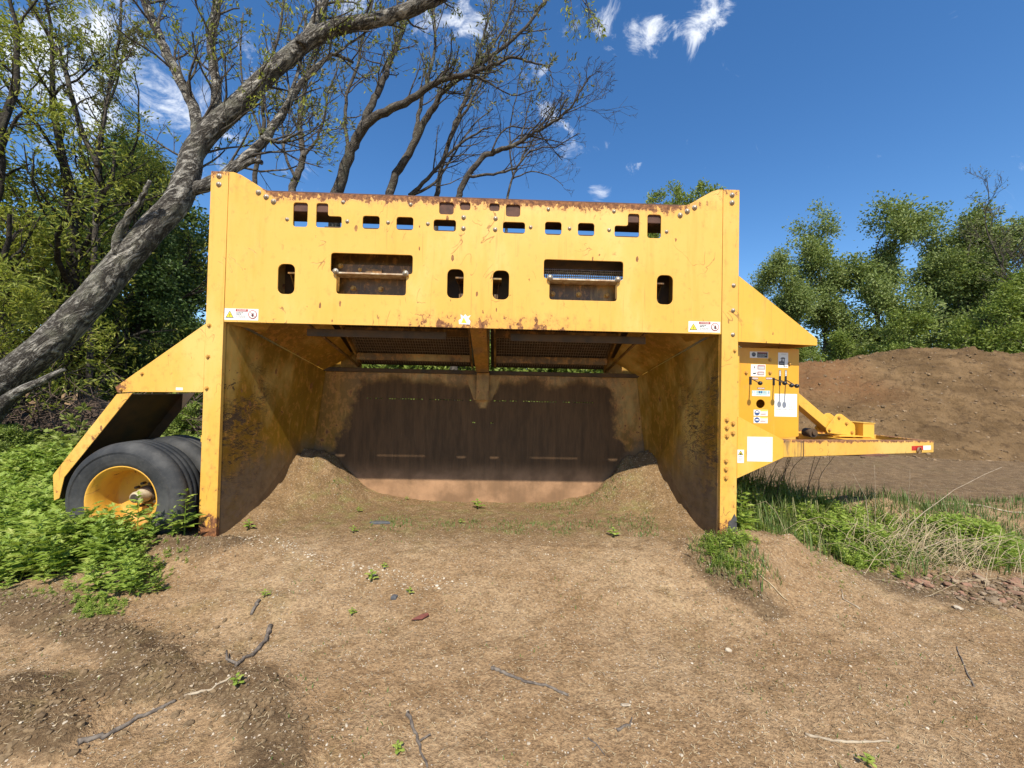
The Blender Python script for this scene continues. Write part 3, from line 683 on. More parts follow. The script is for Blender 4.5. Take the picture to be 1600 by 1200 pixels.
sticker('warning_label', front, -2.26, 2.085, -1.962, 2.188, Y0, hazard(.33))
sticker('warning_label', front, 1.952, 2.082, 2.25, 2.182, Y0, hazard(.33))
a = Acc(); tx, tz = -.166, 2.1
a.add([(tx, Y0-.0012, tz), (tx+.10, Y0-.0012, tz-.002), (tx+.104, Y0-.0012, tz+.03), (tx+.085, Y0-.0012, tz+.05), (tx+.106, Y0-.0012, tz+.085), (tx+.075, Y0-.0012, tz+.07), (tx+.055, Y0-.0012, tz+.092), (tx+.04, Y0-.0012, tz+.072), (tx+.012, Y0-.0012, tz+.09), (tx+.018, Y0-.0012, tz+.05), (tx-.003, Y0-.0012, tz+.035)], [list(range(11))], 0)
a.add([(tx+.02, Y0-.0018, tz+.012), (tx+.07, Y0-.0018, tz+.010), (tx+.042, Y0-.0018, tz+.062)], [[0, 1, 2]], 1)
o = a.build('torn_label', [M['white'], M['signyellow']], front); o['label'] = 'torn white label with the remains of a yellow triangle'

# ledges, inner plates, brackets and added sun blockers behind the windows -----------------
for sgn in (-1, 1):
    xa, xb = sorted((sgn*.630, sgn*1.305))
    a = Acc(); a.box((xa, Y0-.018, 2.527), (xb, Y0+.125, 2.541))
    led = a.build('window_ledge', M['cream'], machine, 0.002)
    for xx in (xa+.025, xb-.025): bolt(led, xx, Y0-.02, 2.543, s=1.25)
    a = Acc()
    ztop = 2.66 if sgn < 0 else 2.56
    yp = 3.63
    a.box((sgn*.97-.40, yp, 2.212), (sgn*.97+.40, yp+.012, ztop))
    if sgn < 0: a.box((-1.06, yp-.025, 2.575), (-.91, yp-.001, 2.612))
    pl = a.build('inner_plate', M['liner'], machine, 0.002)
    for xx in ((-1.175, -.92) if sgn < 0 else (.70, .95, 1.22)): bolt(pl, xx, yp-.001, 2.43, ybolt_me, 1.2)
    if sgn < 0: bolt(pl, -1.30, yp-.001, 2.64, ybolt_me, 1.1); bolt(pl, -1.12, yp-.001, 2.61, ybolt_me, 0.8); bolt(pl, -.70, yp-.001, 2.61, ybolt_me, 0.8)
    a = Acc(); a.box((sgn*.97-.66, 3.70, 1.985), (sgn*.97+.66, 3.73, 2.055)); a.build('hanger_beam', M['dark'], machine, 0.003)
    a = Acc(); a.box((sgn*.97-.80, Y0+.02, 2.826), (sgn*.97+.80, 3.698, 2.838)); a.build('added_sun_shelf', M['dark'], machine)  # added out of view, stops sun falling through the upper holes
    a = Acc()
    if sgn < 0: a.box((-1.66, 3.70, 2.665), (-.13, 3.712, 3.02))
    else: a.box((.13, 3.70, 2.70), (1.66, 3.712, 3.02)); a.box((.13, 3.90, 2.712), (1.66, 3.91, 3.02))
    a.build('added_dark_backing', M['liner'] if sgn < 0 else M['dark'], machine, 0.002)  # added dark backing, keeps sun and sky out of the windows
    a = Acc(); a.box((min(sgn*.095, sgn*.315), 3.72, 2.10), (max(sgn*.095, sgn*.315), 3.73, 2.66)); a.build('added_sun_baffle', M['dark'], machine)  # added blocker that trims sunlight through the inner oval slot
    a = Acc(); a.box((min(sgn*1.60, sgn*1.86), 3.72, 2.10), (max(sgn*1.60, sgn*1.86), 3.73, 2.9)); a.build('added_sun_baffle', M['dark'], machine)  # added blocker for the sun through the outer oval slot
    for xi, d in ((1.727, 1), (.2075, -1)):
        x = sgn*xi; e = -sgn*d if xi > 1 else sgn*(-d)
        e = (1 if sgn < 0 else -1) if xi > 1 else (-1 if sgn > 0 else 1)*1
        a = Acc(); x0 = x-.005*e
        a.box((min(x0, x0+e*.085), Y0+.03, 2.525), (max(x0, x0+e*.085), Y0+.20, 2.540))
        a.add([(x0+e*.02, Y0+.03, 2.525), (x0+e*.02, Y0+.20, 2.525), (x0+e*.055, Y0+.16, 2.33), (x0+e*.055, Y0+.09, 2.33)], [[0, 1, 2, 3]])
        a.box((x0+e*.05-.02, Y0+.09, 2.30), (x0+e*.05+.02, Y0+.16, 2.40))
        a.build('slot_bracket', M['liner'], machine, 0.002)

# hopper walls ----------------------------------------------------------
for sgn in (-1, 1):
    a = Acc()
    def quad(p, th=0.008):
        p = [np.array(q, float) for q in p]; nrm = np.cross(p[1]-p[0], p[2]-p[0]); nrm /= np.linalg.norm(nrm)
        q = [v+nrm*th for v in p]; m = len(p)
        a.add(p, [list(range(m))]); a.add(q, [list(range(m))[::-1]])
        a.add(p+q, [(i, i+m, (i+1) % m+m, (i+1) % m) for i in range(m)])
    A0 = (sgn*2.268, Y0+.036, 2.10); A1 = (sgn*2.268, Y0+.036, -.05); B0 = (sgn*1.982, 4.89, 1.705); B1 = (sgn*2.145, 4.89, .80); B2 = (sgn*2.19, 4.89, -.05)
    quad([A1, A0, (sgn*2.17, 4.7, .82)]); quad([A0, B0, (sgn*2.17, 4.7, .82)]); quad([B0, B2, (sgn*2.17, 4.7, .82)]); quad([B2, A1, (sgn*2.17, 4.7, .82)])
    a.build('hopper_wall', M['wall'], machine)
    a = Acc()
    quad([(sgn*2.262, Y0+.05, 2.12), (sgn*1.985, 4.885, 1.71), (sgn*1.655, 4.885, 1.92), (sgn*1.66, 3.95, 2.35), (sgn*1.95, 3.60, 3.05), (sgn*2.262, 3.6, 3.1)], .003)
    quad([(sgn*2.262, Y0+.02, 2.069), (sgn*2.05, Y0+.25, 2.02), (sgn*1.86, Y0+.02, 2.069)])
    a.box((min(sgn*1.99, sgn*1.55), 4.93, 1.70), (max(sgn*1.99, sgn*1.55), 4.938, 2.05))
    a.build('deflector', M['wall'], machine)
    a = Acc(); a.box((sgn*2.42-.004, Y0+.165, .25), (sgn*2.42+.004, 5.78, 3.15)); a.build('outer_side_plate', M['plain'], machine)
    a = Acc(); a.box((sgn*2.36-.06, 5.60, .05), (sgn*2.36+.06, 5.78, 3.80)); a.build('rear_post', M['plain'], machine, 0.004)
a = Acc(); a.box((-2.36, 5.56, 3.66), (2.36, 5.70, 3.815)); a.build('rear_rail', M['dark'], machine, 0.004)
a = Acc(); a.box((-2.30, 5.56, .30), (2.30, 5.66, .62)); a.box((-2.3, 5.0, .32), (-2.2, 5.56, .5)); a.box((2.2, 5.0, .32), (2.3, 5.56, .5)); a.build('rear_cross_beam', M['plain'], machine, 0.004)
# back wall with a folded top lip and added holes
light_dash_holes = [rrect(x, 1.366, x+.020, 1.378, .003, 1) for sg in (-1, 1) for x in (np.arange(-1.46, -.16, .034) if sg < 0 else np.arange(.14, 1.42, .034)) if math.sin(x*37)+math.sin(x*11) > -.9]  # added holes stand in for dashes of sunlight on the wall
light_dash_holes += [rrect(-.125, 1.083, -.09, 1.097, .003, 1), rrect(.10, 1.08, .145, 1.094, .003, 1)]
back = plate('back_wall', [(-2.2, -.1), (2.2, -.1), (2.2, 1.70), (-2.2, 1.70)], light_dash_holes, 4.90, .012, M['back'], machine)
a = Acc(); a.box((-2.0, 4.86, 1.703), (2.0, 5.0, 1.752)); a.build('wall_lip', M['dark'], machine, 0.003)
# centre post with flared foot
a = Acc(); a.box((-.078, 4.62, 1.72), (.078, 4.76, 3.0)); a.box((-.078, 4.80, 1.38), (.078, 4.898, 1.72)); a.hexa([(-.078, 4.62, 1.72), (.078, 4.62, 1.72), (.078, 4.80, 1.72), (-.078, 4.80, 1.72), (-.078, 3.62, 2.09), (.078, 3.62, 2.09), (.078, 3.62, 2.2), (-.078, 3.62, 2.2)])
a.prism([(-.23, 1.69), (.23, 1.69), (.115, 1.375), (-.115, 1.375)], 'y', 4.893, 4.899)
a.build('centre_post', M['shadeyellow'], machine, 0.003)
a = Acc(); a.box((-.12, 4.05, 2.3), (.12, 4.06, 2.98)); a.build('added_centre_backing', M['dark'], machine)  # added plate, a dark backing for the centre slots
# screen decks: sloping frames with wire mesh
def deckz(y): return 2.56-.672*(y-3.85)
for sgn in (-1, 1):
    xi, xo = sgn*.145, sgn*1.56
    ya = 3.85 if sgn < 0 else 4.00
    ta, tb = min(sgn*.089, sgn*1.80), max(sgn*.089, sgn*1.80)
    a = Acc(); za, zb = deckz(ya)+.20, 1.812
    a.hexa([(ta, ya, za), (tb, ya, za), (tb, 5.12, zb), (ta, 5.12, zb), (ta, ya, za+.012), (tb, ya, za+.012), (tb, 5.12, zb+.012), (ta, 5.12, zb+.012)])
    deck = a.build('screen_deck', M['dark'], machine, 0.002)
    for xx in (xi, xo):
        a = Acc()
        a.hexa([(xx-.012, 3.80, deckz(3.80)-.12), (xx+.012, 3.80, deckz(3.80)-.12), (xx+.012, 4.94, deckz(4.94)-.045), (xx-.012, 4.94, deckz(4.94)-.045),
                (xx-.012, 3.80, deckz(3.80)+.12), (xx+.012, 3.80, deckz(3.80)+.12), (xx+.012, 4.94, deckz(4.94)+.05), (xx-.012, 4.94, deckz(4.94)+.05)])
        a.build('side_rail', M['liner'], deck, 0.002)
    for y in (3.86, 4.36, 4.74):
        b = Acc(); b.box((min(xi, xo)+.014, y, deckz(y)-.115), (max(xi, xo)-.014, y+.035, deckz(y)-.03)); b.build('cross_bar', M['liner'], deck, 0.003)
    b = Acc()
    xs = np.linspace(min(xi, xo)+.02, max(xi, xo)-.02, 46); ys = np.arange(3.82, 4.94, .042)
    for x in xs:
        yy = np.array([3.82, 4.94]); b.tube(np.stack([np.full(2, x), yy, deckz(yy)], -1), .0045, 4, cap=False, smooth=False)
    for i, y in enumerate(ys):
        b.tube([(xs[0], y, deckz(y)+.004), (xs[-1], y, deckz(y)+.004)], .0045, 4, cap=False, smooth=False)
    tag(b.build('wire_mesh', M['wire'], deck), kind='stuff')
    b = Acc()
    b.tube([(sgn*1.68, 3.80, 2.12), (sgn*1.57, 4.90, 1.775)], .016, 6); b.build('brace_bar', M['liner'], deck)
# curled end of the mesh seen through the right-hand window
b = Acc()
for x in np.arange(.50, 1.42, .019): b.tube([(x, 3.76, 2.50), (x, 3.75, 2.65), (x+.004, 3.765, 2.72)], .0048, 4, cap=False, smooth=False)
for k, z in enumerate(np.arange(2.55, 2.72, .022)): b.tube([(.49, 3.753, z), (.95, 3.750, z+.003), (1.42, 3.753, z)], .0048, 4, cap=False, smooth=False)
tag(b.build('wire_mesh', simple('daylight_wire', (.55, .50, .44), .4, .4, col2=(.3, .25, .2), scale=30), machine), kind='stuff')  # wire lightened to stand in for daylight behind the mesh

# left: apron plate, fender, wheels ------------------------------------
apr = plate('wheel_apron', rpoly([(-2.422, 2.046), (-3.187, 1.462), (-3.166, 1.412), (-3.03, 1.422), (-2.422, 1.432)], .012, 2), [], Y0-.001, .010, M['apron'], machine)
bolt(apr, -2.958, Y0-.001, 1.585, ybolt_me, .7); bolt(apr, -3.131, Y0-.001, 1.442, ybolt_me, .7)
sticker('white_marker', apr, -2.66, 1.446, -2.60, 1.470, Y0-.001, [])
a = Acc()
of = [(-3.125, 1.402), (-3.636, .690), (-3.618, .47)]; inf = [(-3.575, .49), (-3.540, .672), (-2.992, 1.414)]
a.prism((of+inf)[::-1], 'y', 3.452, 3.460)
pr = [(-3.125, 1.402), (-3.636, .690), (-3.618, .47), (-3.612, .47), (-3.629, .689), (-3.118, 1.399)]
a.prism(pr[::-1], 'y', 3.461, 4.14, 1)  # underside shade put into the dark second material
a.prism((of+inf)[::-1], 'y', 4.142, 4.15, 1)
a.build('fender', [M['fender'], M['dark']], machine, 0.002)
a = Acc(); a.box((-3.62, 4.152, .6), (-2.43, 4.18, .75)); a.build('fender_stay', M['plain'], machine)
WC = (-2.966, 3.35, .495)
prof = [(.292, .030), (.300, .006), (.330, .000), (.385, -.010), (.432, -.004), (.462, .012), (.482, .030), (.492, .050), (.4965, .062),
        (.4965, .092), (.491, .095), (.491, .105), (.498, .112), (.498, .140), (.491, .144), (.491, .154), (.498, .160), (.498, .190), (.491, .194), (.491, .204), (.4965, .210), (.4965, .236),
        (.492, .246), (.482, .266), (.462, .284), (.432, .298), (.385, .305), (.330, .296), (.300, .290), (.292, .270)]
rimp = [(.300, .030), (.306, .012), (.300, .004), (.291, .006), (.285, .022), (.270, .034), (.262, .060), (.252, .085), (.247, .150), (.247, .225), (.235, .245), (.150, .262), (.085, .268), (.0, .268)]
rimb = [(.0, .275), (.24, .262), (.255, .24), (.262, .285), (.290, .292), (.300, .300)]
for k, y in enumerate((3.352, 3.715)):
    c = (WC[0], y, WC[2])
    a = Acc(); a.lathe(rimp if k == 0 else [(r, .30-o) for r, o in rimp][::-1], c, 'y', 56); a.lathe(rimb, c, 'y', 40)
    w = a.build('wheel', M['rim'], machine)
    b = Acc(); b.lathe(prof, c, 'y', 84)
    for rr, oo in ((.345, -.0015), (.352, -.003), (.41, -.0095), (.418, -.0085)): b.lathe([(rr-.002, oo+.003), (rr, oo-.002), (rr+.002, oo+.003)], c, 'y', 84)
    b.build('tyre', M['tyre'], w)
    if k == 0:
        b = Acc(); b.lathe([(.062, .268), (.062, .20), (.050, .185), (.050, .140), (.046, .130), (.030, .128), (.030, .124), (.0, .124)], c, 'y', 24, 0)
        b.lathe([(.078, .262), (.078, .238), (.060, .230), (.05, .23)], c, 'y', 24, 1)
        b.lathe([(.033, .1235), (.0, .1235)], c, 'y', 20, 1)
        for q in range(10):
            t = q*2*math.pi/10; b.tube([(c[0]+.105*math.cos(t), y+.262, c[2]+.105*math.sin(t)), (c[0]+.105*math.cos(t), y+.225, c[2]+.105*math.sin(t))], .012, 6, 1)
        b.build('hub', [M['hub'], M['dark']], w)
a = Acc(); a.tube([(WC[0], 3.66, WC[2]), (WC[0], 5.7, WC[2])], .06, 12); a.build('axle', M['dark'], machine)
a = Acc(); a.box((-2.452, 3.53, .985), (-2.425, 3.60, 1.045)); a.build('post_tab', M['plain'], machine)

# right: canopy, control box, gusset, drawbar ---------------------------
a = Acc()
a.prism([(2.423, 2.002), (3.175, 1.984), (3.175, 2.046), (2.423, 2.618)], 'y', Y0, Y0+.008)
a.hexa([(3.165, Y0+.009, 1.986), (3.175, Y0+.009, 1.986), (3.175, 4.55, 2.0), (3.165, 4.55, 2.0), (3.165, Y0+.009, 2.046), (3.175, Y0+.009, 2.046), (3.175, 4.55, 2.06), (3.165, 4.55, 2.06)])
a.hexa([(2.423, Y0+.009, 2.600), (3.163, Y0+.009, 2.038), (3.163, 4.55, 2.05), (2.423, 4.55, 2.60), (2.423, Y0+.009, 2.615), (3.175, Y0+.009, 2.047), (3.175, 4.55, 2.062), (2.423, 4.55, 2.615)])
can = a.build('canopy', M['plain'], machine, 0.002)
a = Acc()
cb = plate('control_box', rpoly([(2.505, 1.05), (3.121, 1.117), (3.121, 1.968), (2.505, 1.968)], .012, 2), [[(2.743+.043*math.cos(t), 1.426+.043*math.sin(t)) for t in np.linspace(0, 2*np.pi, 20, endpoint=False)]], 3.65, .010, M['panelbox'], machine)
a.box((2.505, 3.661, 1.12), (2.515, 4.45, 1.966)); a.box((3.111, 3.661, 1.12), (3.121, 4.45, 1.966)); a.box((2.516, 4.44, 1.12), (3.11, 4.45, 1.966)); a.box((2.516, 3.661, 1.956), (3.11, 4.439, 1.966)); a.box((2.516, 3.9, 1.3), (3.11, 3.91, 1.9))
a.build('box_casing', M['panelbox'], cb)
a = Acc(); a.prism([(2.423, 3.60), (2.500, 3.60), (2.500, 3.648), (2.423, 3.648)], 'z', 1.20, 1.985); st = a.build('side_strip', M['plain'], machine, 0.004)
sticker('white_marker', st, 2.447, 1.735, 2.475, 1.765, 3.60, [])
for kx, kz, kr in ((2.462, 1.63, .014), (2.44, 1.58, .010), (2.452, 1.665, .012)):
    a = Acc(); a.lathe([(0, -.026), (kr, -.024), (kr, 0)], (kx, 3.60, kz), 'y', 8); a.build('switch_knob', M['dark'], st)
for x, z in [(2.832, 1.853), (3.024, 1.821), (2.833, 1.729), (2.598, 1.724)]: bolt(cb, x, 3.65, z, ybolt_me, .75)
for bx, bz, kx, kz, sx0, sz0, sx1, sz1 in [(2.637, 1.669, 2.634, 1.621, 2.627, 1.611, 2.653, 1.688), (2.869, 1.67, 2.866, 1.626, 2.859, 1.609, 2.881, 1.683), (2.932, 1.657, 2.931, 1.606, 2.920, 1.610, 2.942, 1.695), (2.989, 1.658, 2.981, 1.602, 2.977, 1.628, 2.999, 1.696)]:
    a = Acc(); a.box((sx0, 3.6475, sz0), (sx1, 3.6498, sz1), 1)
    a.tube([(bx, 3.65, bz), (bx, 3.62, bz-.006), (kx, 3.515, kz+.004)], .0055, 8, 0)
    th = np.linspace(0, np.pi, 11); a.lathe([(.020*math.sin(t)+1e-4, -.020*math.cos(t)) for t in th], (kx, 3.50, kz), 'y', 16, 1)
    a.build('lever', [M['rod'], M['black']], cb)
f3 = 3.65
sticker('control_label', cb, 2.633, 1.871, 2.812, 1.932, f3, [('c', .21, .55, .34, 'grey'), ('p', [(.14, .2), (.28, .2), (.21, .5)], 'ink'), ('r', .40, .06, .97, .92, 'ink'), ('r', .44, .76, .92, .90, 'red'), ('l', .44, .92, .55, .07, 'lgrey', 5), ('l', .44, .92, .36, .07, 'lgrey', 6), ('l', .44, .80, .18, .07, 'lgrey', 7)], label='small label with a round pictogram beside a black text block')
sticker('control_label', cb, 2.912, 1.780, 3.011, 1.928, f3, [('l', .3, .8, .88, .04, 'lgrey', 8), ('r', .08, .18, .62, .42, 'ink'), ('r', .56, .05, .64, .66, 'ink'), ('p', [(.2, .60), (.72, .60), (.60, .68), (.35, .68)], 'ink'), ('p', [(.28, .42), (.45, .42), (.42, .60), (.34, .60)], 'grey'), ('l', .14, .56, .28, .05, 'lgrey', 9), ('l', .70, .92, .10, .03, 'grey', 10)], label='tall white label with a dark drawing of a machine')
sticker('control_label', cb, 2.644, 1.692, 2.788, 1.808, f3, [('r', .0, .49, 1, .505, 'lgrey'), ('c', .24, .75, .19, 'lgrey'), ('c', .24, .75, .17, 'white'), ('p', [(.22, .66), (.26, .66), (.28, .80), (.24, .86), (.21, .78)], 'ink'), ('r', .45, .58, .95, .93, 'red'), ('r', .48, .60, .92, .86, 'lgrey'), ('l', .52, .88, .70, .03, 'white', 11), ('p', [(.12, .22), (.30, .18), (.38, .34), (.28, .28), (.16, .30)], 'ink'), ('r', .45, .12, .90, .40, 'red'), ('r', .48, .15, .87, .34, 'lgrey'), ('l', .52, .85, .22, .03, 'white', 12)], label='white label with two black figures in two rows')
for (x0, z0, x1, z1) in [(2.656, 1.661, 2.717, 1.682), (2.793, 1.664, 2.856, 1.684), (2.710, 1.568, 2.783, 1.584)]:
    sticker('lever_label', cb, x0, z0, x1, z1, f3, [('r', .05, .18, .95, .82, 'white'), ('l', .1, .9, .38, .22, 'red', 13)], 'ink')
for (x0, z0, x1, z1) in [(2.921, 1.697, 2.944, 1.757), (2.979, 1.698, 3.002, 1.758)]:
    sticker('lever_label', cb, x0, z0, x1, z1, f3, [('r', .2, .08, .8, .92, 'white'), ('r', .42, .2, .58, .4, 'ink'), ('r', .42, .5, .58, .62, 'ink'), ('r', .42, .7, .58, .85, 'ink')], 'ink')
sticker('control_label', cb, 2.657, 1.501, 2.835, 1.555, f3, [('r', .02, .46, .98, .96, 'cyan')]+[('r', .06+.105*k, .52, .06+.105*k+.07, .90, 'white' if k in (0, 1, 7) else 'blue' if k in (3, 4) else 'lgrey') for k in range(9)]+[('l', .2, .85, .24, .1, 'cyan', 14)], label='white strip label with a row of cyan blocks')
for z0, z1, sd in ((1.310, 1.369, 15), (1.240, 1.300, 18)):
    sticker('control_label', cb, 2.675, z0, 2.814, z1, f3, [('c', .24, .50, .43, 'blue'), ('p', [(.12, .52), (.36, .52), (.33, .80), (.15, .80)], 'white') if sd == 15 else ('r', .13, .42, .35, .62, 'white'), ('r', .46, .80, .98, .97, 'signyellow'), ('l', .48, .92, .62, .08, 'lgrey', sd), ('l', .48, .92, .42, .08, 'lgrey', sd+1), ('l', .48, .85, .22, .08, 'red', sd+2)], label='white label with a blue disc, %s of the pair' % ('upper' if sd == 15 else 'lower'))
sticker('instruction_sheet', cb, 2.879, 1.307, 3.102, 1.528, f3, [('l', .55, .88, .84, .02, 'lgrey', 20), ('l', .58, .84, .72, .02, 'lgrey', 21), ('l', .62, .85, .52, .02, 'lgrey', 22), ('l', .62, .80, .42, .02, 'grey', 23), ('l', .08, .30, .30, .03, 'lgrey', 24), ('l', .40, .55, .30, .03, 'lgrey', 25), ('l', .64, .86, .30, .03, 'lgrey', 26), ('l', .1, .5, .2, .02, 'lgrey', 27)])
gus = plate('gusset', rpoly([(2.423, 1.315), (2.50, 1.272), (2.861, 1.097), (2.861, .937), (2.423, .736)], .008, 2), [], Y0-.001, .012, M['plain'], machine)
sticker('instruction_sheet', gus, 2.516, .896, 2.755, 1.124, Y0-.001, [('l', .30, .62, .42, .016, 'lgrey', 30), ('l', .28, .5, .30, .012, 'lgrey', 31), ('p', [(.70, .72), (.72, .70), (.80, .80), (.78, .82)], 'lgrey')], label='faded white sheet almost blank')
sticker('warning_label', gus, 2.424, .880, 2.486, 1.002, Y0-.001, [('p', [(.08, .60), (.92, .60), (.5, .94)], 'ink'), ('p', [(.17, .63), (.83, .63), (.5, .88)], 'signyellow'), ('p', [(.38, .62), (.62, .62), (.66, .76), (.5, .72), (.36, .78)], 'ink'), ('l', .2, .75, .46, .03, 'red', 32), ('l', .12, .88, .34, .03, 'lgrey', 33), ('l', .12, .8, .26, .03, 'lgrey', 34), ('l', .12, .7, .18, .03, 'lgrey', 35)], label='small upright label with a yellow warning triangle')
# drawbar: two rails converging on a cut-off nose
def rail(p0, p1, z0, z1, h0, h1, th=.09):
    a = Acc(); d = np.array([p1[0]-p0[0], p1[1]-p0[1]]); d /= np.linalg.norm(d); n = np.array([-d[1], d[0]])*th
    a.hexa([(*p0, z0), (*p1, z1), (p1[0]+n[0], p1[1]+n[1], z1), (p0[0]+n[0], p0[1]+n[1], z0), (*p0, z0+h0), (*p1, z1+h1), (p1[0]+n[0], p1[1]+n[1], z1+h1), (p0[0]+n[0], p0[1]+n[1], z0+h0)]); return a
a = rail((2.864, Y0), (5.30, 4.36), .937, .884, .158, .138)
near = a.build('drawbar_rail', M['beam'], machine, 0.006)
a = rail((2.45, 5.66), (5.22, 4.95), .937, .884, .158, .138, .09)
far = a.build('drawbar_rail', M['beam'], machine, 0.006)
a = Acc(); a.hexa([(5.20, 4.44, .886), (5.29, 4.42, .886), (5.29, 4.96, .886), (5.20, 4.96, .886), (5.20, 4.44, 1.020), (5.29, 4.42, 1.020), (5.29, 4.96, 1.020), (5.20, 4.96, 1.020)]); a.build('drawbar_nose', M['beam'], machine, .005)
a = Acc(); d = np.array([2.436, .86]); d /= np.linalg.norm(d); n = np.array([-d[1], d[0]])
def onr(s, z, off): return (2.864+d[0]*s-n[0]*off, Y0+d[1]*s-n[1]*off, z)
a.add([onr(.27, .934, .0015), onr(.282, .934, .0015), onr(.282, 1.088, .0015), onr(.27, 1.088, .0015)], [[0, 1, 2, 3]]); a.build('rail_seam', M['dark'], near)
a = Acc()
a.hexa([onr(2.12, .925, .002), onr(2.352, .922, .002), onr(2.352, .922, .0005), onr(2.12, .925, .0005), onr(2.12, .975, .002), onr(2.352, .972, .002), onr(2.352, .972, .0005), onr(2.12, .975, .0005)], 0)
a.hexa([onr(2.3535, .922, .002), onr(2.515, .920, .002), onr(2.515, .920, .0005), onr(2.3535, .922, .0005), onr(2.3535, .972, .002), onr(2.515, .970, .002), onr(2.515, .970, .0005), onr(2.3535, .972, .0005)], 1)
a.build('reflector', [M['refred'], M['white']], near)
a = Acc(); t = np.linspace(0, 2*np.pi, 17)
for s0 in (2.235, 2.265): a.tube([tuple(np.array(onr(s0+.026*math.cos(q), .921+.034*math.sin(q), .010))) for q in t], .0045, 6, cap=False)
a.tube([onr(2.21, .90, .012), onr(2.222, .945, .012), onr(2.25, .958, .014), onr(2.28, .945, .012), onr(2.29, .90, .012)], .005, 6)
a.build('shackle', simple('worn_shackle_steel', (.30, .20, .12), .6, .2, col2=(.16, .09, .05), scale=30), near)
# cross member, jack arm with bracket, tool box
a = Acc(); a.box((3.0, 3.9, .90), (4.28, 5.3, .915)); a.build('deck_plate', M['rust'], machine); a = Acc(); a.box((4.30, 4.42, .90), (4.80, 5.14, 1.012)); a.box((4.36, 4.66, 1.014), (4.74, 4.90, 1.030)); a.build('cross_member', M['plain'], machine, .004)
a = Acc()
p0, p1 = np.array([3.30, 4.72, 1.98]), np.array([4.36, 4.72, 1.120]); u = (p1-p0)/np.linalg.norm(p1-p0); nn = np.array([-u[2], 0, u[0]])*.058
a.hexa([p0-nn-(0, .06, 0), p1-nn-(0, .06, 0), p1-nn+(0, .06, 0), p0-nn+(0, .06, 0), p0+nn-(0, .06, 0), p1+nn-(0, .06, 0), p1+nn+(0, .06, 0), p0+nn+(0, .06, 0)])
arm = a.build('jack_arm', M['plain'], machine, .006)
for y in (4.635, 4.80):
    br = plate('bracket_plate', rpoly([(4.245, 1.115), (4.262, 1.065), (4.62, 1.033), (4.615, 1.175), (4.44, 1.305), (4.385, 1.30)], .03, 3), [], y, .014, M['plain'], machine)
    if y < 4.7:
        for x, z in ((4.41, 1.255), (4.505, 1.185), (4.29, 1.10), (4.575, 1.075)): bolt(br, x, y, z, ybolt_me, .9)
a = Acc(); a.box((4.34, 4.55, 1.031), (4.745, 4.634, 1.043)); a.build('bracket_foot', M['plain'], machine, .002)
a = Acc(); a.box((4.645, 4.56, 1.014), (4.785, 5.08, 1.192)); a.box((4.640, 4.552, 1.194), (4.792, 5.09, 1.204)); a.build('tool_box', M['plain'], machine, .003)
a = Acc(); a.tube([(4.17, 4.73, 1.05), (4.17, 4.86, 1.05)], .055, 14); a.tube([(4.17, 4.71, 1.05), (4.17, 4.73, 1.05)], .025, 10); a.build('jack_pivot', M['dark'], machine)

# ------------------------------------------------------------------ trees
def nrm(v): return v/(np.linalg.norm(v)+1e-12)
def batch_tubes(acc, br, mat=0, big=0.05):
    groups = {}
    for pts, rad in br:
        rm = max(rad); sides = 12 if rm > 0.12 else 8 if rm > big else 5 if rm > 0.012 else 3
        groups.setdefault((len(pts), sides), []).append((pts, rad))
    for (n, k), lst in groups.items():
        P = np.array([p for p, r in lst], float); R = np.array([r for p, r in lst], float)
        T = np.gradient(P, axis=1); T /= np.linalg.norm(T, axis=2, keepdims=True)+1e-12
        mt = T.mean(1); ref = np.where((np.abs(mt[:, 2]) < 0.8)[:, None], np.array([[0, 0, 1.0]]), np.array([[1.0, 0, 0]]))
        A = np.cross(T, ref[:, None]); A /= np.linalg.norm(A, axis=2, keepdims=True)+1e-12; B = np.cross(A, T)
        a = np.linspace(0, 2*np.pi, k, endpoint=False)
        V = P[:, :, None]+R[:, :, None, None]*(np.cos(a)[None, None, :, None]*A[:, :, None]+np.sin(a)[None, None, :, None]*B[:, :, None])
        N = len(lst); base = (np.arange(N)*n*k)[:, None, None]; i = np.arange(n-1)[None, :, None]*k; q = np.arange(k)[None, None, :]; q2 = (q+1) % k
        F = np.stack([base+i+q, base+i+q2, base+i+k+q2, base+i+k+q], -1).reshape(-1, 4)
        acc.add(V.reshape(-1, 3), F, mat, None, True)
def leaves(acc, pos, dirs, length, width, rng, droop=0.2, mat=0):
    N = len(pos)
    if N == 0: return
    d = dirs+rng.normal(0, 0.55, (N, 3)); d[:, 2] -= droop; d /= np.linalg.norm(d, axis=1, keepdims=True)
    r = rng.normal(0, 1, (N, 3)); r[:, 2] *= .5; s = np.cross(d, r); s /= np.linalg.norm(s, axis=1, keepdims=True)+1e-9
    up = np.cross(s, d)
    L = (length*rng.uniform(.6, 1.25, N))[:, None]; Wd = L*width/length
    b = pos; t = pos+d*L-up*L*.12; m1 = pos+d*L*.45+s*Wd*.5+up*L*.06; m2 = pos+d*L*.45-s*Wd*.5+up*L*.06
    V = np.stack([b, m1, t, m2], 1).reshape(-1, 3); F = np.arange(4*N).reshape(N, 4)
    acc.add(V, F, mat, np.repeat(rng.uniform(0.02, 1, N)**1.3, 4))
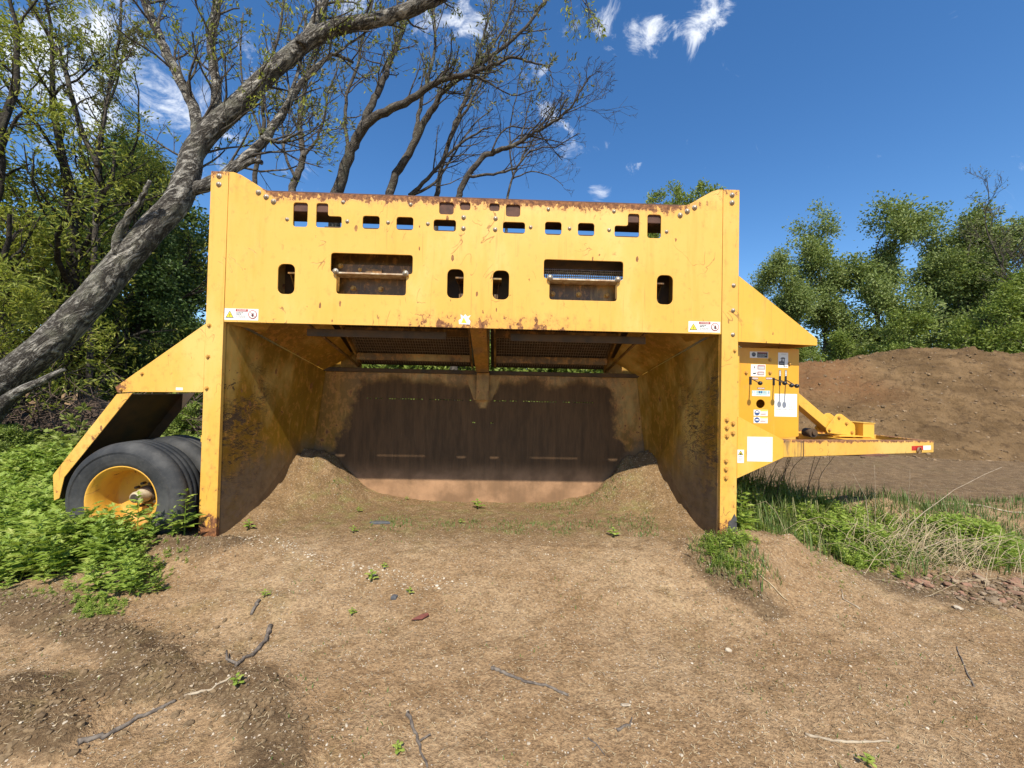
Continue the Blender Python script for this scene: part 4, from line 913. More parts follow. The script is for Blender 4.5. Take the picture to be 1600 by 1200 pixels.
def grow(rng, p, d, L, r, lev, mx_, out, tips, P):
    n = 6 if lev <= 1 else 4
    pts = [np.array(p, float)]; d = nrm(np.array(d, float)); up = P.get('up', .08); wd = P.get('wander', .16)
    for i in range(n-1):
        d = nrm(d+rng.normal(0, wd, 3)+np.array([P.get('side', 0), 0, up])); pts.append(pts[-1]+d*L/(n-1))
    rad = list(np.linspace(r, r*P.get('taper', .42), n)); out.append((pts, rad))
    if lev >= mx_-P.get('leaflev', 0): tips.append(pts)
    if lev >= mx_: return
    kids(rng, pts, rad, L, lev, mx_, out, tips, P, P['n'][min(lev, len(P['n'])-1)])
def kids(rng, pts, rad, L, lev, mx_, out, tips, P, k, t0=None):
    n = len(pts); t0 = P.get('t0', .25) if t0 is None else t0
    for j in range(k):
        t = (t0+(1-t0)*(j+rng.uniform(.1, .9))/k)*(n-1); i = min(int(t), n-2); f = t-i
        q = np.array(pts[i])*(1-f)+np.array(pts[i+1])*f; rr = rad[i]*(1-f)+rad[i+1]*f; dd = nrm(np.array(pts[i+1])-np.array(pts[i]))
        ax = nrm(np.cross(dd, rng.normal(0, 1, 3))); an = math.radians(rng.uniform(*P.get('spread', (28, 62))))
        nd = nrm(dd*math.cos(an)+ax*math.sin(an)); nd = nrm(nd+np.array([0, 0, P.get('lift', .15)]))
        LL = L*P.get('ratio', .62)*rng.uniform(.7, 1.2)*(1.15-P.get('tipdrop', .45)*t/(n-1))
        if 'Lmax' in P: LL = min(LL, P['Lmax'][min(lev, len(P['Lmax'])-1)]*rng.uniform(.6, 1.1))
        grow(rng, q, nd, LL, max(min(rr*P.get('rr', .6), P.get('rcap', 9)), P.get('rmin', .004)), lev+1, mx_, out, tips, P)
def tip_leaves(acc, tips, rng, per, length, width, droop=.2, spreadr=.05, keep=1.0):
    pos = []; dr = []
    for pts in tips:
        if rng.random() > keep: continue
        P = np.array(pts); k = max(1, int(per*rng.uniform(.5, 1.5))); t = rng.uniform(.15, 1.05, k)*(len(P)-1)
        i = np.clip(t.astype(int), 0, len(P)-2); f = (t-i)[:, None]
        pos.append(P[i]*(1-f)+P[i+1]*f+rng.normal(0, spreadr, (k, 3))); dr.append(np.broadcast_to(nrm(P[-1]-P[0]), (k, 3)))
    if pos: leaves(acc, np.concatenate(pos), np.concatenate(dr), length, width, rng, droop)
TREES = {}
def proto(kind, seed, h, r, P, leafm, barkm, per, ll, lw, mx_=3, fork=None, spreadr=.1, keep=1.0, droop=.2, low=.25):
    """trunk mesh and crown mesh of one kind of tree, standing at the origin"""
    rng = np.random.default_rng(seed); out = []; tips = []
    trunk = [np.array([0, 0, -.3])]; d = np.array([rng.normal(0, .06), rng.normal(0, .06), 1.0])
    for i in range(7): d = nrm(d+rng.normal(0, .09, 3)+np.array([0, 0, .08])); trunk.append(trunk[-1]+d*h*.8/7)
    rad = list(np.linspace(r, r*.22, 8)*np.array([1.25, 1, 1, 1, 1, 1, 1, 1])); out.append((trunk, rad))
    kids(rng, trunk, rad, h*P.get('l0', .45), 0, mx_, out, tips, P, P['n'][0], low)
    grow(rng, trunk[-1], d, h*.22, rad[-1], 1, mx_, out, tips, P)
    a = Acc(); batch_tubes(a, out); c = Acc(); tip_leaves(c, tips, rng, per, ll, lw, droop, spreadr, keep)
    TREES[kind] = (a.mesh('trunk', M[barkm]), c.mesh('crown', M[leafm]))
def plant_tree(kind, name, x, y, s, rot, label, group=None, cat='tree', z=None, sz=None):
    e = empty(name, (x, y, float(H(x, y)) if z is None else z)); e.rotation_euler = (0, 0, rot); e.scale = (s, s, sz or s)
    for me, nm in zip(TREES[kind], ('trunk', 'crown')):
        o = bpy.data.objects.new(nm, me); COL.objects.link(o); o.parent = e
    return tag(e, label, cat, group)
D1 = dict(n=(11, 6, 5), up=.06, wander=.17, spread=(35, 70), ratio=.55, rr=.55, l0=.42)
proto('olive', 11, 13, .20, D1, 'leaf_mid', 'bark', 74, .185, .10, 3, spreadr=.27)
proto('olive2', 12, 13, .18, dict(D1, n=(12, 6, 4), l0=.36), 'leaf_mid', 'bark', 78, .18, .095, 3, spreadr=.27)
proto('fresh', 13, 9, .14, dict(D1, n=(11, 6, 4), l0=.5, up=.03), 'leaf_bright', 'bark', 46, .20, .10, 3, spreadr=.24, low=.12)
proto('deep', 14, 11, .2, dict(D1, n=(12, 6, 5), l0=.45, up=.02), 'leaf_dark', 'bark_dark', 36, .20, .12, 3, spreadr=.25, low=.08)
proto('spring', 15, 11, .16, dict(D1, n=(10, 6, 4), l0=.42, up=.05, wander=.2), 'leaf_spring', 'bark_dark', 20, .11, .034, 3, spreadr=.08, keep=.95, low=.14)
proto('bush', 16, 3.2, .05, dict(D1, n=(11, 6, 4), l0=.75, up=.06, rmin=.003, wander=.22), 'leaf_spring', 'bark_dark', 13, .085, .027, 3, spreadr=.04, low=.03, droop=.05)
proto('shrub', 17, 2.4, .04, dict(D1, n=(12, 6, 4), l0=.8, up=.08, rmin=.003), 'leaf_bright', 'bark_dark', 20, .10, .05, 3, spreadr=.06, low=.02)
proto('upright', 18, 15, .17, dict(D1, n=(12, 6, 4), l0=.22, up=.22, spread=(18, 40)), 'leaf_bright', 'bark', 55, .20, .09, 3, spreadr=.14)
proto('bare', 19, 17, .17, dict(D1, n=(16, 7, 6), rmin=.012, l0=.34, up=.10, spread=(25, 50)), 'leaf_bud', 'bark', 3, .13, .06, 3, spreadr=.05)
def X(px, Y): return float(pix(px, 600, Y)[0])
GR = 'trees standing behind the soil heap'
k = 0
for px, Y, kind, s, rot, lab in [
    (1196, 27, 'olive2', .74, 0.3, 'small olive green tree just right of the upper edge of the yellow canopy'),
    (1240, 25, 'olive', .84, 2.1, 'rounded olive tree second from the left behind the soil heap'),
    (1300, 27, 'olive2', 1.10, 1.0, 'olive tree rising behind the low red end of the soil heap'),
    (1368, 26, 'olive', 1.10, 4.0, 'broad olive tree with dark open branches above the left shoulder of the soil heap'),
    (1440, 28, 'olive2', 1.10, 2.7, 'olive tree left of the tallest crown behind the soil heap'),
    (1492, 26, 'olive', 1.10, 5.3, 'tallest olive green tree behind the crest of the soil heap'),
    (1556, 27, 'olive2', 1.06, 0.7, 'olive tree between the tallest crown and the bare tree at the right edge'),
    (1640, 26, 'olive', 1.08, 1.5, 'olive tree half cut off by the right edge of the picture')]:
    plant_tree(kind, 'tree', X(px, Y), Y, s, rot, lab, GR)
GF = 'low fresh green trees along the top of the soil heap'
for px, Y, s, rot, lab in [(1268, 21, .52, .5, 'low green tree showing under the right tip of the yellow canopy'), (1345, 21, .60, 1.5, 'low green tree above the notch of the soil heap'), (1420, 19.5, .66, 3.2, 'low fresh green tree behind the left crest of the soil heap'),
                           (1510, 19.5, .80, 4.4, 'bright green tree standing behind the middle of the soil heap'), (1590, 18.5, .92, 5.5, 'bright yellow green tree at the right edge above the soil heap'), (1665, 19, 1.0, 0.4, 'bright green tree mostly outside the right edge')]:
    plant_tree('fresh', 'green_tree', X(px, Y), Y, s, rot, lab, GF)
plant_tree('bare', 'bare_tree', X(1606, 23), 23, .93, 1.2, 'nearly leafless tree with fine twigs at the right edge, taller than its neighbours')
plant_tree('bare', 'bare_tree', X(1572, 24), 24, .84, 3.6, 'shorter nearly leafless tree just left of the one at the right edge')
GP = 'spiky treetops peeking over the yellow panel'
cv = np.array([v.co[:] for v in TREES['upright'][1].vertices]); cv = cv[cv[:, 2] > cv[:, 2].max()-.35]; tx, ty, tz = cv.mean(0)
for px, py, Y, rot, lab in [(1024, 299, 22.0, .4, 'leftmost spiky green treetop peeking over the top edge of the yellow panel'), (1054, 287, 23.0, 1.9, 'middle green treetop, the broadest one peeking over the top edge of the yellow panel'), (1075, 300, 24.0, 3.6, 'low green treetop in the dip before the right shoulder of the yellow panel'), (1099, 286, 25.0, 5.2, 'treetop peeking over the right shoulder of the yellow panel')]:
    p = pix(px, py, Y); s = (p[2]-float(H(p[0], Y)))/tz
    plant_tree('upright', 'poplar_tree', p[0]-s*(tx*math.cos(rot)-ty*math.sin(rot)), Y-s*(tx*math.sin(rot)+ty*math.cos(rot)), s, rot, lab, GP)
GD = 'dense dark trees in the left background'
for px, Y, s, rot, lab in [(-60, 17, 1.15, 0.2, 'dark leafy tree at the far left edge behind the thin trunks'), (70, 18, 1.1, 1.7, 'dark leafy tree behind the lower end of the leaning trunk'), (165, 16, .95, 3.0, 'dark green tree in the gap left of the trunk fork'), (245, 15, .88, 4.3, 'dark green tree directly behind the middle of the leaning trunk'),
                           (318, 14, .74, 5.1, 'dark green tree beside the left edge of the yellow panel'), (20, 13, .62, 2.2, 'low dark tree under the far left foliage'), (205, 12, .48, 0.9, 'low dark tree below the leaning trunk above the apron'), (290, 11.5, .42, 3.9, 'low dark tree touching the top of the sloping yellow apron')]:
    plant_tree('deep', 'dark_tree', X(px, Y), Y, s, rot, lab, GD)
GS = 'thin trees with fresh yellow green leaves at left'
for px, Y, s, rot, lab in [(8, 8.2, 1.05, .5, 'dark trunked tree running up the left edge of the picture'), (70, 9.6, 1.1, 2.3, 'thin tree with yellow green leaves second from the left edge'), (135, 10.5, 1.0, 4.4, 'thin leaning tree with sparse leaves against the cloud'), (-70, 9.0, 1.0, 1.2, 'yellow green tree mostly outside the left edge'), (190, 11.5, .92, 3.4, 'thin sparse tree just left of the long upward limb')]:
    plant_tree('spring', 'spring_tree', X(px, Y), Y, s, rot, lab, GS)
GB = 'yellow green bushes behind the leaning trunk'
for px, Y, s, rot, lab in [(5, 7.4, 1.25, .2, 'yellow green bush at the left edge above the trunk base'), (50, 8.6, 1.5, 1.9, 'tall yellow green bush left of the leaning trunk'), (95, 10.2, 1.8, 3.1, 'yellow green bush rising behind the broken limb stub'), (-55, 6.8, 1.2, 4.0, 'yellow green bush outside the left edge'), (40, 9.8, 2.1, 2.6, 'tallest yellow green bush behind the thin trunks')]:
    plant_tree('bush', 'leafy_bush', X(px, Y), Y, s, rot, lab, GB, 'bush')
GU = 'low shrubs behind the machine and at left'
for px, Y, s, rot, lab in [(30, 6.0, .36, .1, 'low green shrub at the left edge below the trunk base'), (95, 6.3, .26, 1.1, 'low shrub left of the fender top'), (165, 6.2, .24, 2.2, 'low shrub behind the fender top'), (240, 6.2, .34, 3.3, 'green shrub behind the fender, seen in the gap under the apron'), (285, 6.6, .50, 4.4, 'green shrub in the gap between fender and left post'), (330, 8.6, .7, 5.0, 'shrub hidden behind the left post'),
                           (480, 8.6, 1.32, .6, 'shrub behind the left half of the hopper'), (620, 9.0, 1.32, 1.6, 'shrub behind the left screen deck'), (740, 8.8, 1.32, 2.6, 'shrub behind the centre post'), (860, 9.0, 1.32, 3.6, 'shrub behind the right screen deck'), (960, 8.7, 1.32, 4.6, 'shrub behind the right half of the hopper'), (550, 9.6, 1.4, 2.9, 'shrub farther back behind the left screen deck'), (680, 9.8, 1.4, .3, 'shrub farther back left of the centre post'), (800, 9.7, 1.4, 5.5, 'shrub farther back right of the centre post'), (915, 9.6, 1.4, 1.3, 'shrub farther back behind the right screen deck')]:
    plant_tree('shrub', 'green_shrub', X(px, Y), Y, s, rot, lab, GU, 'shrub')

# far woods closing the view behind everything, too distant to tell the trees apart
rng = np.random.default_rng(91); n = 46000; th = rng.uniform(-1.45, 1.45, n); rr = 52+rng.uniform(-5, 9, n); fx = np.sin(th)*rr*1.25; fy = 6+np.cos(th)*rr
fh = 4.2+2.2*fbm(th*9, th*3, 93, 3)+.9*fbm(th*40, th*7, 95, 3); fz = H(fx, fy)+fh*rng.uniform(0, 1, n)**.7
a = Acc(); leaves(a, np.column_stack([fx, fy, fz]), rng.normal(0, 1, (n, 3)), .75, .42, rng, .1); tag(a.build('far_woods', M['leaf_mid']), kind='stuff')
# explicit trees traced as limbs in space ------------------------------
def limb(pxs, Ya, Yb, ra, rb, sub=4, rng=None, wob=.0):
    n = len(pxs); c = np.array([pix(p[0], p[1], Ya+(Yb-Ya)*i/(n-1)) for i, p in enumerate(pxs)])
    t = np.linspace(0, n-1, (n-1)*sub+1); out = []
    for u in t:      # Catmull-Rom
        i = min(int(u), n-2); f = u-i; p0 = c[max(i-1, 0)]; p1 = c[i]; p2 = c[i+1]; p3 = c[min(i+2, n-1)]
        out.append(.5*((2*p1)+(-p0+p2)*f+(2*p0-5*p1+4*p2-p3)*f*f+(-p0+3*p1-3*p2+p3)*f**3))
    out = np.array(out)
    if wob and rng is not None: out[1:-1] += rng.normal(0, wob, (len(out)-2, 3))
    rad = ra+(rb-ra)*np.linspace(0, 1, len(out))**.85
    return out, rad
def big_limb(acc, pts, rad, rng, sides=26, lump=.10):
    """a thick limb with an uneven, ridged outline"""
    n = len(pts); T = np.gradient(pts, axis=0); T /= np.linalg.norm(T, axis=1)[:, None]; A = np.cross(T, np.array([0, 1.0, 0.0])); A /= np.linalg.norm(A, axis=1)[:, None]; B = np.cross(A, T)
    a = np.linspace(0, 2*np.pi, sides, endpoint=False); s = np.concatenate([[0], np.cumsum(np.linalg.norm(np.diff(pts, axis=0), axis=1))])
    U, V_ = np.meshgrid(a, s); k1 = fbm(np.cos(U)*2.2+V_*1.3+7, np.sin(U)*2.2+V_*.4, int(rng.integers(99)), 3); k2 = fbm(U*5.5, V_*1.8, int(rng.integers(99)), 3)
    R = rad[:, None]*(1+lump*k1+lump*.55*k2)
    V = pts[:, None]+R[..., None]*(np.cos(a)[None, :, None]*A[:, None]+np.sin(a)[None, :, None]*B[:, None])
    f = [(i*sides+k, i*sides+(k+1) % sides, (i+1)*sides+(k+1) % sides, (i+1)*sides+k) for i in range(n-1) for k in range(sides)]
    b = acc.nv; acc.add(V.reshape(-1, 3), f, 0, None, True)
    acc.f.append((np.array([[b+k for k in range(sides)][::-1]]), 0, False)); acc.f.append((np.array([[b+(n-1)*sides+k for k in range(sides)]]), 0, False))
rng = np.random.default_rng(5)
base = pix(0, 640, 5.9); lean = empty('leaning_tree', (base[0], base[1], float(H(base[0], base[1])))); tag(lean, 'big grey leaning tree whose trunk slants up behind the left corner of the yellow panel', 'tree')
YL = 6.1
tp, tr = limb([(-95, 700), (-45, 640), (8, 592), (70, 543), (130, 482), (182, 420), (236, 360), (276, 315), (294, 275), (302, 238), (332, 200), (376, 160), (410, 125), (450, 90), (490, 58), (540, 40), (600, 28), (660, 2), (715, -45)], YL, YL+.9, .250, .088, 6, rng)
a = Acc(); big_limb(a, tp, tr, rng, 30, .12)
# root flare torn ridge under the trunk
t2, r2 = limb([(-40, 690), (10, 625), (60, 598), (100, 577)], YL-.22, YL-.10, .13, .03, 4, rng); big_limb(a, t2, r2, rng, 14, .2)
a.build('trunk', M['bark_big'], lean)
LIMBS = [([(296, 245), (309, 205), (302, 165), (282, 125), (262, 85), (243, 45), (228, 5), (212, -45)], YL+.42, YL+.6, .095, .058),
         ([(326, 208), (338, 160), (334, 110), (330, 70), (336, 20), (342, -40)], YL+.48, YL+1.0, .085, .055),
         ([(292, 300), (330, 286), (366, 262), (402, 232), (425, 200), (446, 170), (466, 135), (486, 114), (520, 86), (552, 98)], YL+.40, YL+.9, .105, .024),
         ([(470, 72), (487, 48), (500, 18), (512, -12), (520, -50)], YL+.6, YL+1.0, .09, .06),
         ([(186, 400), (184, 372), (196, 345), (214, 322), (226, 300), (234, 282)], YL+.15, YL-.1, .075, .022),
         ([(600, 30), (640, 22), (690, 0), (720, -30)], YL+.8, YL+1.2, .07, .04),
         ([(410, 215), (440, 222), (470, 205)], YL+.4, YL+.2, .04, .012), ([(520, 86), (545, 70), (580, 40), (600, 10)], YL+.8, YL+1.0, .022, .012),
         ([(446, 170), (470, 100), (474, 60), (480, 20)], YL+.6, YL+1.2, .03, .018), ([(340, 288), (368, 265), (396, 252), (409, 254)], YL+.45, YL+.4, .05, .04)]
out = []; tips = []
P2 = dict(n=(4, 4, 3), up=.10, wander=.16, spread=(25, 60), ratio=.6, rr=.5, rmin=.004, rcap=.022, Lmax=(1.25, .75, .45), leaflev=1, side=.05)
for i, (px, Ya, Yb, ra, rb) in enumerate(LIMBS):
    p, r = limb(px, Ya, Yb, ra, rb, 4, rng, .008)
    b = Acc(); big_limb(b, p, r, rng, 16 if ra > .06 else 10, .10); b.build('limb', M['bark_big'], lean)
    if i not in (4, 9): kids(rng, list(p), list(r), 1.6, 0, 3, out, tips, P2, 15 if len(px) > 5 else 8, .15)
for px, ra, rb in (([(690, -25), (770, -75), (850, -70), (900, -28), (918, 6), (928, 44)], .035, .005), ([(850, -70), (895, -20), (922, 15), (939, 42)], .016, .004), ([(850, -70), (884, -30), (893, 10), (896, 40)], .014, .004)):
    p, r = limb(px, YL+1.0, YL+.4, ra, rb, 4, rng, .006); out.append((list(p), list(r)))
    kids(rng, list(p), list(r), .6, 0, 2, out, tips, dict(P2, up=-.10, lift=-.25, Lmax=(.42, .25, .2)), 9, .45)
kids(rng, list(tp[48:]), list(tr[48:]), 1.7, 0, 3, out, tips, P2, 22, .0)
b = Acc(); batch_tubes(b, out); tag(b.build('twigs', M['bark'], lean), kind='stuff')
b = Acc(); tip_leaves(b, tips, rng, 5, .085, .03, .1, .03, .32); tag(b.build('spring_leaves', M['leaf_spring'], lean), kind='stuff')

def bare(name, label, limbs, seed, twigs, leafper, group=None, P=None, keep=.7):
    rng = np.random.default_rng(seed)
    p0 = pix(*limbs[0][0][0], limbs[0][1]); gz = float(H(p0[0], p0[1])); e = empty(name, (p0[0], p0[1], gz)); tag(e, label, 'tree', group)
    out = []; tips = []
    PP = dict(n=(5, 4, 3), up=.10, wander=.17, spread=(22, 60), ratio=.62, rr=.5, rmin=.0042, rcap=.020, Lmax=(1.35, .9, .55), leaflev=1, side=.02, tipdrop=.85)
    if P: PP.update(P)
    for i, (px, Ya, Yb, ra, rb) in enumerate(limbs):
        p, r = limb(px, Ya, Yb, ra*.74, rb*.8, 4, rng, .012)
        b = Acc()
        if i == 0:   # carry the trunk down to the ground behind the machine
            foot = np.array([p[0][0]-.35*(p[1][0]-p[0][0]), p[0][1], gz-.2]); q = np.linspace(0, 1, 6)[:-1, None]
            low = foot*(1-q)+p[0]*q; p = np.concatenate([low, p]); r = np.concatenate([np.linspace(ra, ra*.74, 6)[:-1], r])
        big_limb(b, p, r, rng, 12 if ra > .05 else 8, .08); b.build('trunk' if i == 0 else 'limb', M['bark'], e)
        kids(rng, list(p), list(r), 2.0, 0, 3, out, tips, PP, max(6, int(twigs*len(px)/4.2)), .2 if i else .42)
    b = Acc(); batch_tubes(b, out); tag(b.build('twigs', M['bark'], e), kind='stuff')
    if leafper: b = Acc(); tip_leaves(b, tips, rng, leafper, .10, .04, .1, .03, keep); tag(b.build('spring_leaves', M['leaf_bud'], e), kind='stuff')
    return e
GA = 'bare branching trees behind the yellow panel'
bare('branching_tree', 'bare tree with a long limb arching right over the middle of the yellow panel', [
    ([(524, 305), (545, 245), (560, 212), (578, 188), (612, 170), (650, 150), (676, 132), (702, 122), (738, 114), (770, 102), (800, 90), (830, 96), (858, 106)], 9.0, 8.2, .17, .016),
    ([(562, 208), (578, 170), (592, 140), (602, 118), (610, 92), (622, 64), (632, 30), (642, -20)], 9.0, 9.6, .12, .05),
    ([(858, 104), (862, 118), (865, 136)], 8.2, 8.2, .02, .008), ([(545, 240), (540, 200), (542, 150), (556, 110), (568, 60), (580, 10), (585, -30)], 9.1, 10, .06, .03), ([(735, 115), (765, 130), (800, 148), (838, 140)], 8.4, 8.2, .03, .010)], 21, 9, 2, GA)
bare('branching_tree', 'slender bare tree with two stems curving up right of the arching limb', [
    ([(608, 308), (618, 272), (640, 240), (660, 196), (676, 170), (690, 148), (712, 126), (738, 108), (762, 92), (800, 62), (838, 22), (862, -15)], 9.6, 9.0, .14, .03),
    ([(646, 230), (652, 190), (660, 150), (672, 110), (680, 60), (676, 0), (682, -40)], 9.6, 10, .08, .03), ([(738, 108), (770, 70), (790, 40), (806, 0), (812, -30)], 9.1, 9.3, .04, .02)], 22, 9, 2, GA)
bare('branching_tree', 'bare tree with pale limbs sweeping low to the right against the blue sky', [
    ([(716, 310), (728, 278), (748, 254), (768, 238), (790, 232), (812, 222), (836, 206), (860, 194), (880, 178), (898, 160), (914, 130), (922, 118)], 8.6, 7.8, .10, .012),
    ([(640, 306), (662, 286), (692, 250), (720, 224), (752, 204), (767, 200)], 8.8, 8.4, .07, .016), ([(640, 306), (680, 285), (710, 240), (738, 196), (770, 170)], 8.8, 8.6, .05, .012), ([(732, 275), (770, 272), (806, 262), (828, 236), (870, 228), (905, 208)], 8.5, 7.9, .045, .010),
    ([(880, 178), (905, 168), (925, 158), (942, 153)], 7.9, 7.7, .018, .005), ([(768, 238), (790, 200), (830, 200), (870, 185)], 8.3, 8.1, .03, .01)], 23, 10, 0, GA, dict(side=.03, up=.05))
bare('branching_tree', 'upright thin bare tree behind the middle top edge of the yellow panel', [
    ([(682, 306), (690, 262), (704, 215), (720, 172), (734, 135), (742, 105), (752, 70), (764, 25), (770, -20)], 9.2, 9.6, .085, .03),
    ([(700, 225), (730, 170), (756, 120), (775, 80), (795, 30), (800, -20)], 9.2, 9.0, .05, .02)], 24, 10, 1, GA)
bare('branching_tree', 'forked bare tree left of the arching limb near the corner of the yellow panel', [
    ([(455, 308), (463, 275), (474, 245), (470, 215), (468, 185), (476, 140), (486, 95), (505, 40), (512, -20)], 8.8, 9.4, .11, .035),
    ([(462, 280), (448, 250), (442, 220), (440, 190), (430, 150), (436, 110)], 8.8, 9.0, .05, .015), ([(474, 245), (492, 222), (505, 190), (512, 150), (530, 100)], 8.8, 9.2, .05, .015)], 25, 8, 4, GA)
bare('branching_tree', 'sparse bare tree showing between the long upward limb and the arching trunk', [
    ([(395, 310), (400, 260), (412, 200), (410, 150), (425, 90), (440, 30), (445, -30)], 10.5, 10.8, .09, .03), ([(408, 210), (385, 150), (375, 90), (380, 20)], 10.5, 10.8, .05, .02)], 26, 9, 4, GA)
bare('branching_tree', 'thin bare tree rising through the gap left of the leaning trunk fork', [
    ([(150, 330), (152, 250), (160, 200), (172, 130), (185, 60), (190, -20)], 9.5, 9.8, .07, .03), ([(156, 230), (178, 120), (200, 90), (215, 60)], 9.5, 9.6, .03, .01), ([(152, 260), (120, 180), (100, 100), (60, 30), (30, -30)], 9.4, 9.4, .075, .05)], 27, 9, 6, GA)
bare('branching_tree', 'bare twiggy tree behind the right half of the top edge of the yellow panel', [
    ([(792, 318), (800, 280), (820, 240), (845, 200), (870, 160)], 10.2, 10, .05, .010), ([(800, 280), (830, 268), (858, 275), (880, 290)], 10.2, 10, .03, .008), ([(802, 275), (796, 220), (806, 150), (820, 90)], 10.2, 10.4, .035, .012)], 28, 10, 0, GA, dict(side=.03))
# dead brush heap in the shade under the leaning trunk
rng = np.random.default_rng(8); out = []
for i in range(900):
    x = rng.uniform(-8.6, -4.0); y = rng.uniform(6.5, 8.3); z = float(H(x, y))+rng.uniform(0, 1.25)*math.exp(-((y-7.4)/.8)**2)
    d = nrm(rng.normal(0, 1, 3)*np.array([1, .7, .8])); L = rng.uniform(.3, 1.1); q = np.linspace(0, 1, 4)[:, None]
    out.append(([*(np.array([x, y, z])+d*L*q+rng.normal(0, .04, (4, 3)))], list(np.linspace(.012, .004, 4))))
b = Acc(); batch_tubes(b, out); bank = np.meshgrid(np.linspace(-10.5, -3.6, 40), np.linspace(6.8, 9.2, 16))
BZ = H(bank[0], bank[1])+1.05*np.exp(-((bank[1]-8.0)/.55)**2)*(1+.5*fbm(bank[0]*1.5, bank[1]*1.5, 3, 3))*ss(bank[0], -10.5, -9.5)*(1-ss(bank[0], -4.4, -3.6))-.05
ii = np.arange(bank[0].size).reshape(bank[0].shape)
b.add(np.stack([bank[0], bank[1], BZ], -1).reshape(-1, 3), np.stack([ii[:-1, :-1], ii[:-1, 1:], ii[1:, 1:], ii[1:, :-1]], -1).reshape(-1, 4), 1, None, True)
tag(b.build('brush_heap', [M['stem'], simple('dark_leaf_litter', (.035, .022, .014), .95, 0, col2=(.07, .045, .03), scale=14)]), 'heap of dead brown brush in the shade under the leaning trunk', 'brush heap')

# ------------------------------------------------------------------ ground cover and small things
def instance(acc, V, F, T, pos, rotz, scale, rng, lean=.15, tints=None):
    N = len(pos); c, s = np.cos(rotz), np.sin(rotz); lx = rng.normal(0, lean, N); ly = rng.normal(0, lean, N)
    x = V[None, :, 0]*c[:, None]-V[None, :, 1]*s[:, None]; y = V[None, :, 0]*s[:, None]+V[None, :, 1]*c[:, None]; z = np.broadcast_to(V[None, :, 2], x.shape)
    x = x+lx[:, None]*z; y = y+ly[:, None]*z
    P = np.stack([x, y, z], -1)*scale[:, None, None]+pos[:, None]
    Fa = (F[None]+(np.arange(N)*len(V))[:, None, None]).reshape(-1, F.shape[1])
    tt = np.clip(T[None]*.6+(rng.uniform(0, .5, N) if tints is None else tints)[:, None], .01, 1)
    acc.add(P.reshape(-1, 3), Fa, 0, tt.ravel())
def shoot(rng, h=1.0, nl=15, leaf=.46, spread=.95):
    """one upright weed: stem strips and lobed leaves, height 1"""
    V = []; F = []; T = []
    def quad(p, t):
        b = len(V); V.extend(p); F.append((b, b+1, b+2, b+3)); T.extend([t]*4)
    for k in range(3):
        q = k*2.1; o = np.array([math.cos(q), math.sin(q), 0])*.012; quad([o, o+(.012, .006, 0), np.array([.004, .002, h*.85]), np.array([0, 0, h*.85])], .3)
    for i in range(nl):
        f = (i+.6)/nl; z = h*(.12+.88*f); a = i*2.4+rng.uniform(-.4, .4); L = leaf*(1.15-.75*f)*rng.uniform(.8, 1.2)
        d = np.array([math.cos(a), math.sin(a), 0]); s_ = np.array([-d[1], d[0], 0]); el = rng.uniform(.15, .75)+.5*f*.8
        def pt(u, w, dz=0): return np.array([0, 0, z])+d*u*L*math.cos(el)*spread+s_*w*L+np.array([0, 0, u*L*math.sin(el)-.35*u*u*L+dz])
        t = rng.uniform(.1, .9)
        quad([pt(0, 0), pt(.55, -.13), pt(1.0, 0), pt(.55, .13)], t)
        quad([pt(.22, 0), pt(.40, .22), pt(.66, .40, -.02), pt(.50, .12)], t); quad([pt(.22, 0), pt(.50, -.12), pt(.66, -.40, -.02), pt(.40, -.22)], t)
        quad([pt(.08, 0), pt(.18, .15), pt(.36, .28, -.02), pt(.28, .08)], t); quad([pt(.08, 0), pt(.28, -.08), pt(.36, -.28, -.02), pt(.18, -.15)], t)
    return np.array(V), np.array(F), np.array(T)
rng = np.random.default_rng(31)
SH = [shoot(rng) for k in range(5)]
def inpoly(x, y, poly):
    c = np.zeros(len(x), bool); n = len(poly)
    for i in range(n):
        (x0, y0), (x1, y1) = poly[i], poly[(i+1) % n]
        k = ((y0 > y) != (y1 > y)) & (x < (x1-x0)*(y-y0)/(y1-y0+1e-12)+x0); c ^= k
    return c
def scatter(rng, poly, N):
    p = np.array(poly); out = np.zeros((0, 2))
    while len(out) < N:
        q = rng.uniform(p.min(0), p.max(0), (N*2, 2)); out = np.concatenate([out, q[inpoly(q[:, 0], q[:, 1], poly)]])
    return out[:N]
def ragged(xy, poly, w, rng, seed):
    """thin a patch out towards its edge so that it ends unevenly"""
    d = seg_dist(xy[:, 0], xy[:, 1], list(poly)+[poly[0]])
    keep = rng.uniform(0, 1, len(xy)) < ss(d+.45*w*fbm(xy[:, 0]*3, xy[:, 1]*3, seed, 3)+.25*w*fbm(xy[:, 0]*11, xy[:, 1]*11, seed+1, 2), 0.0, w); return xy[keep], d[keep]
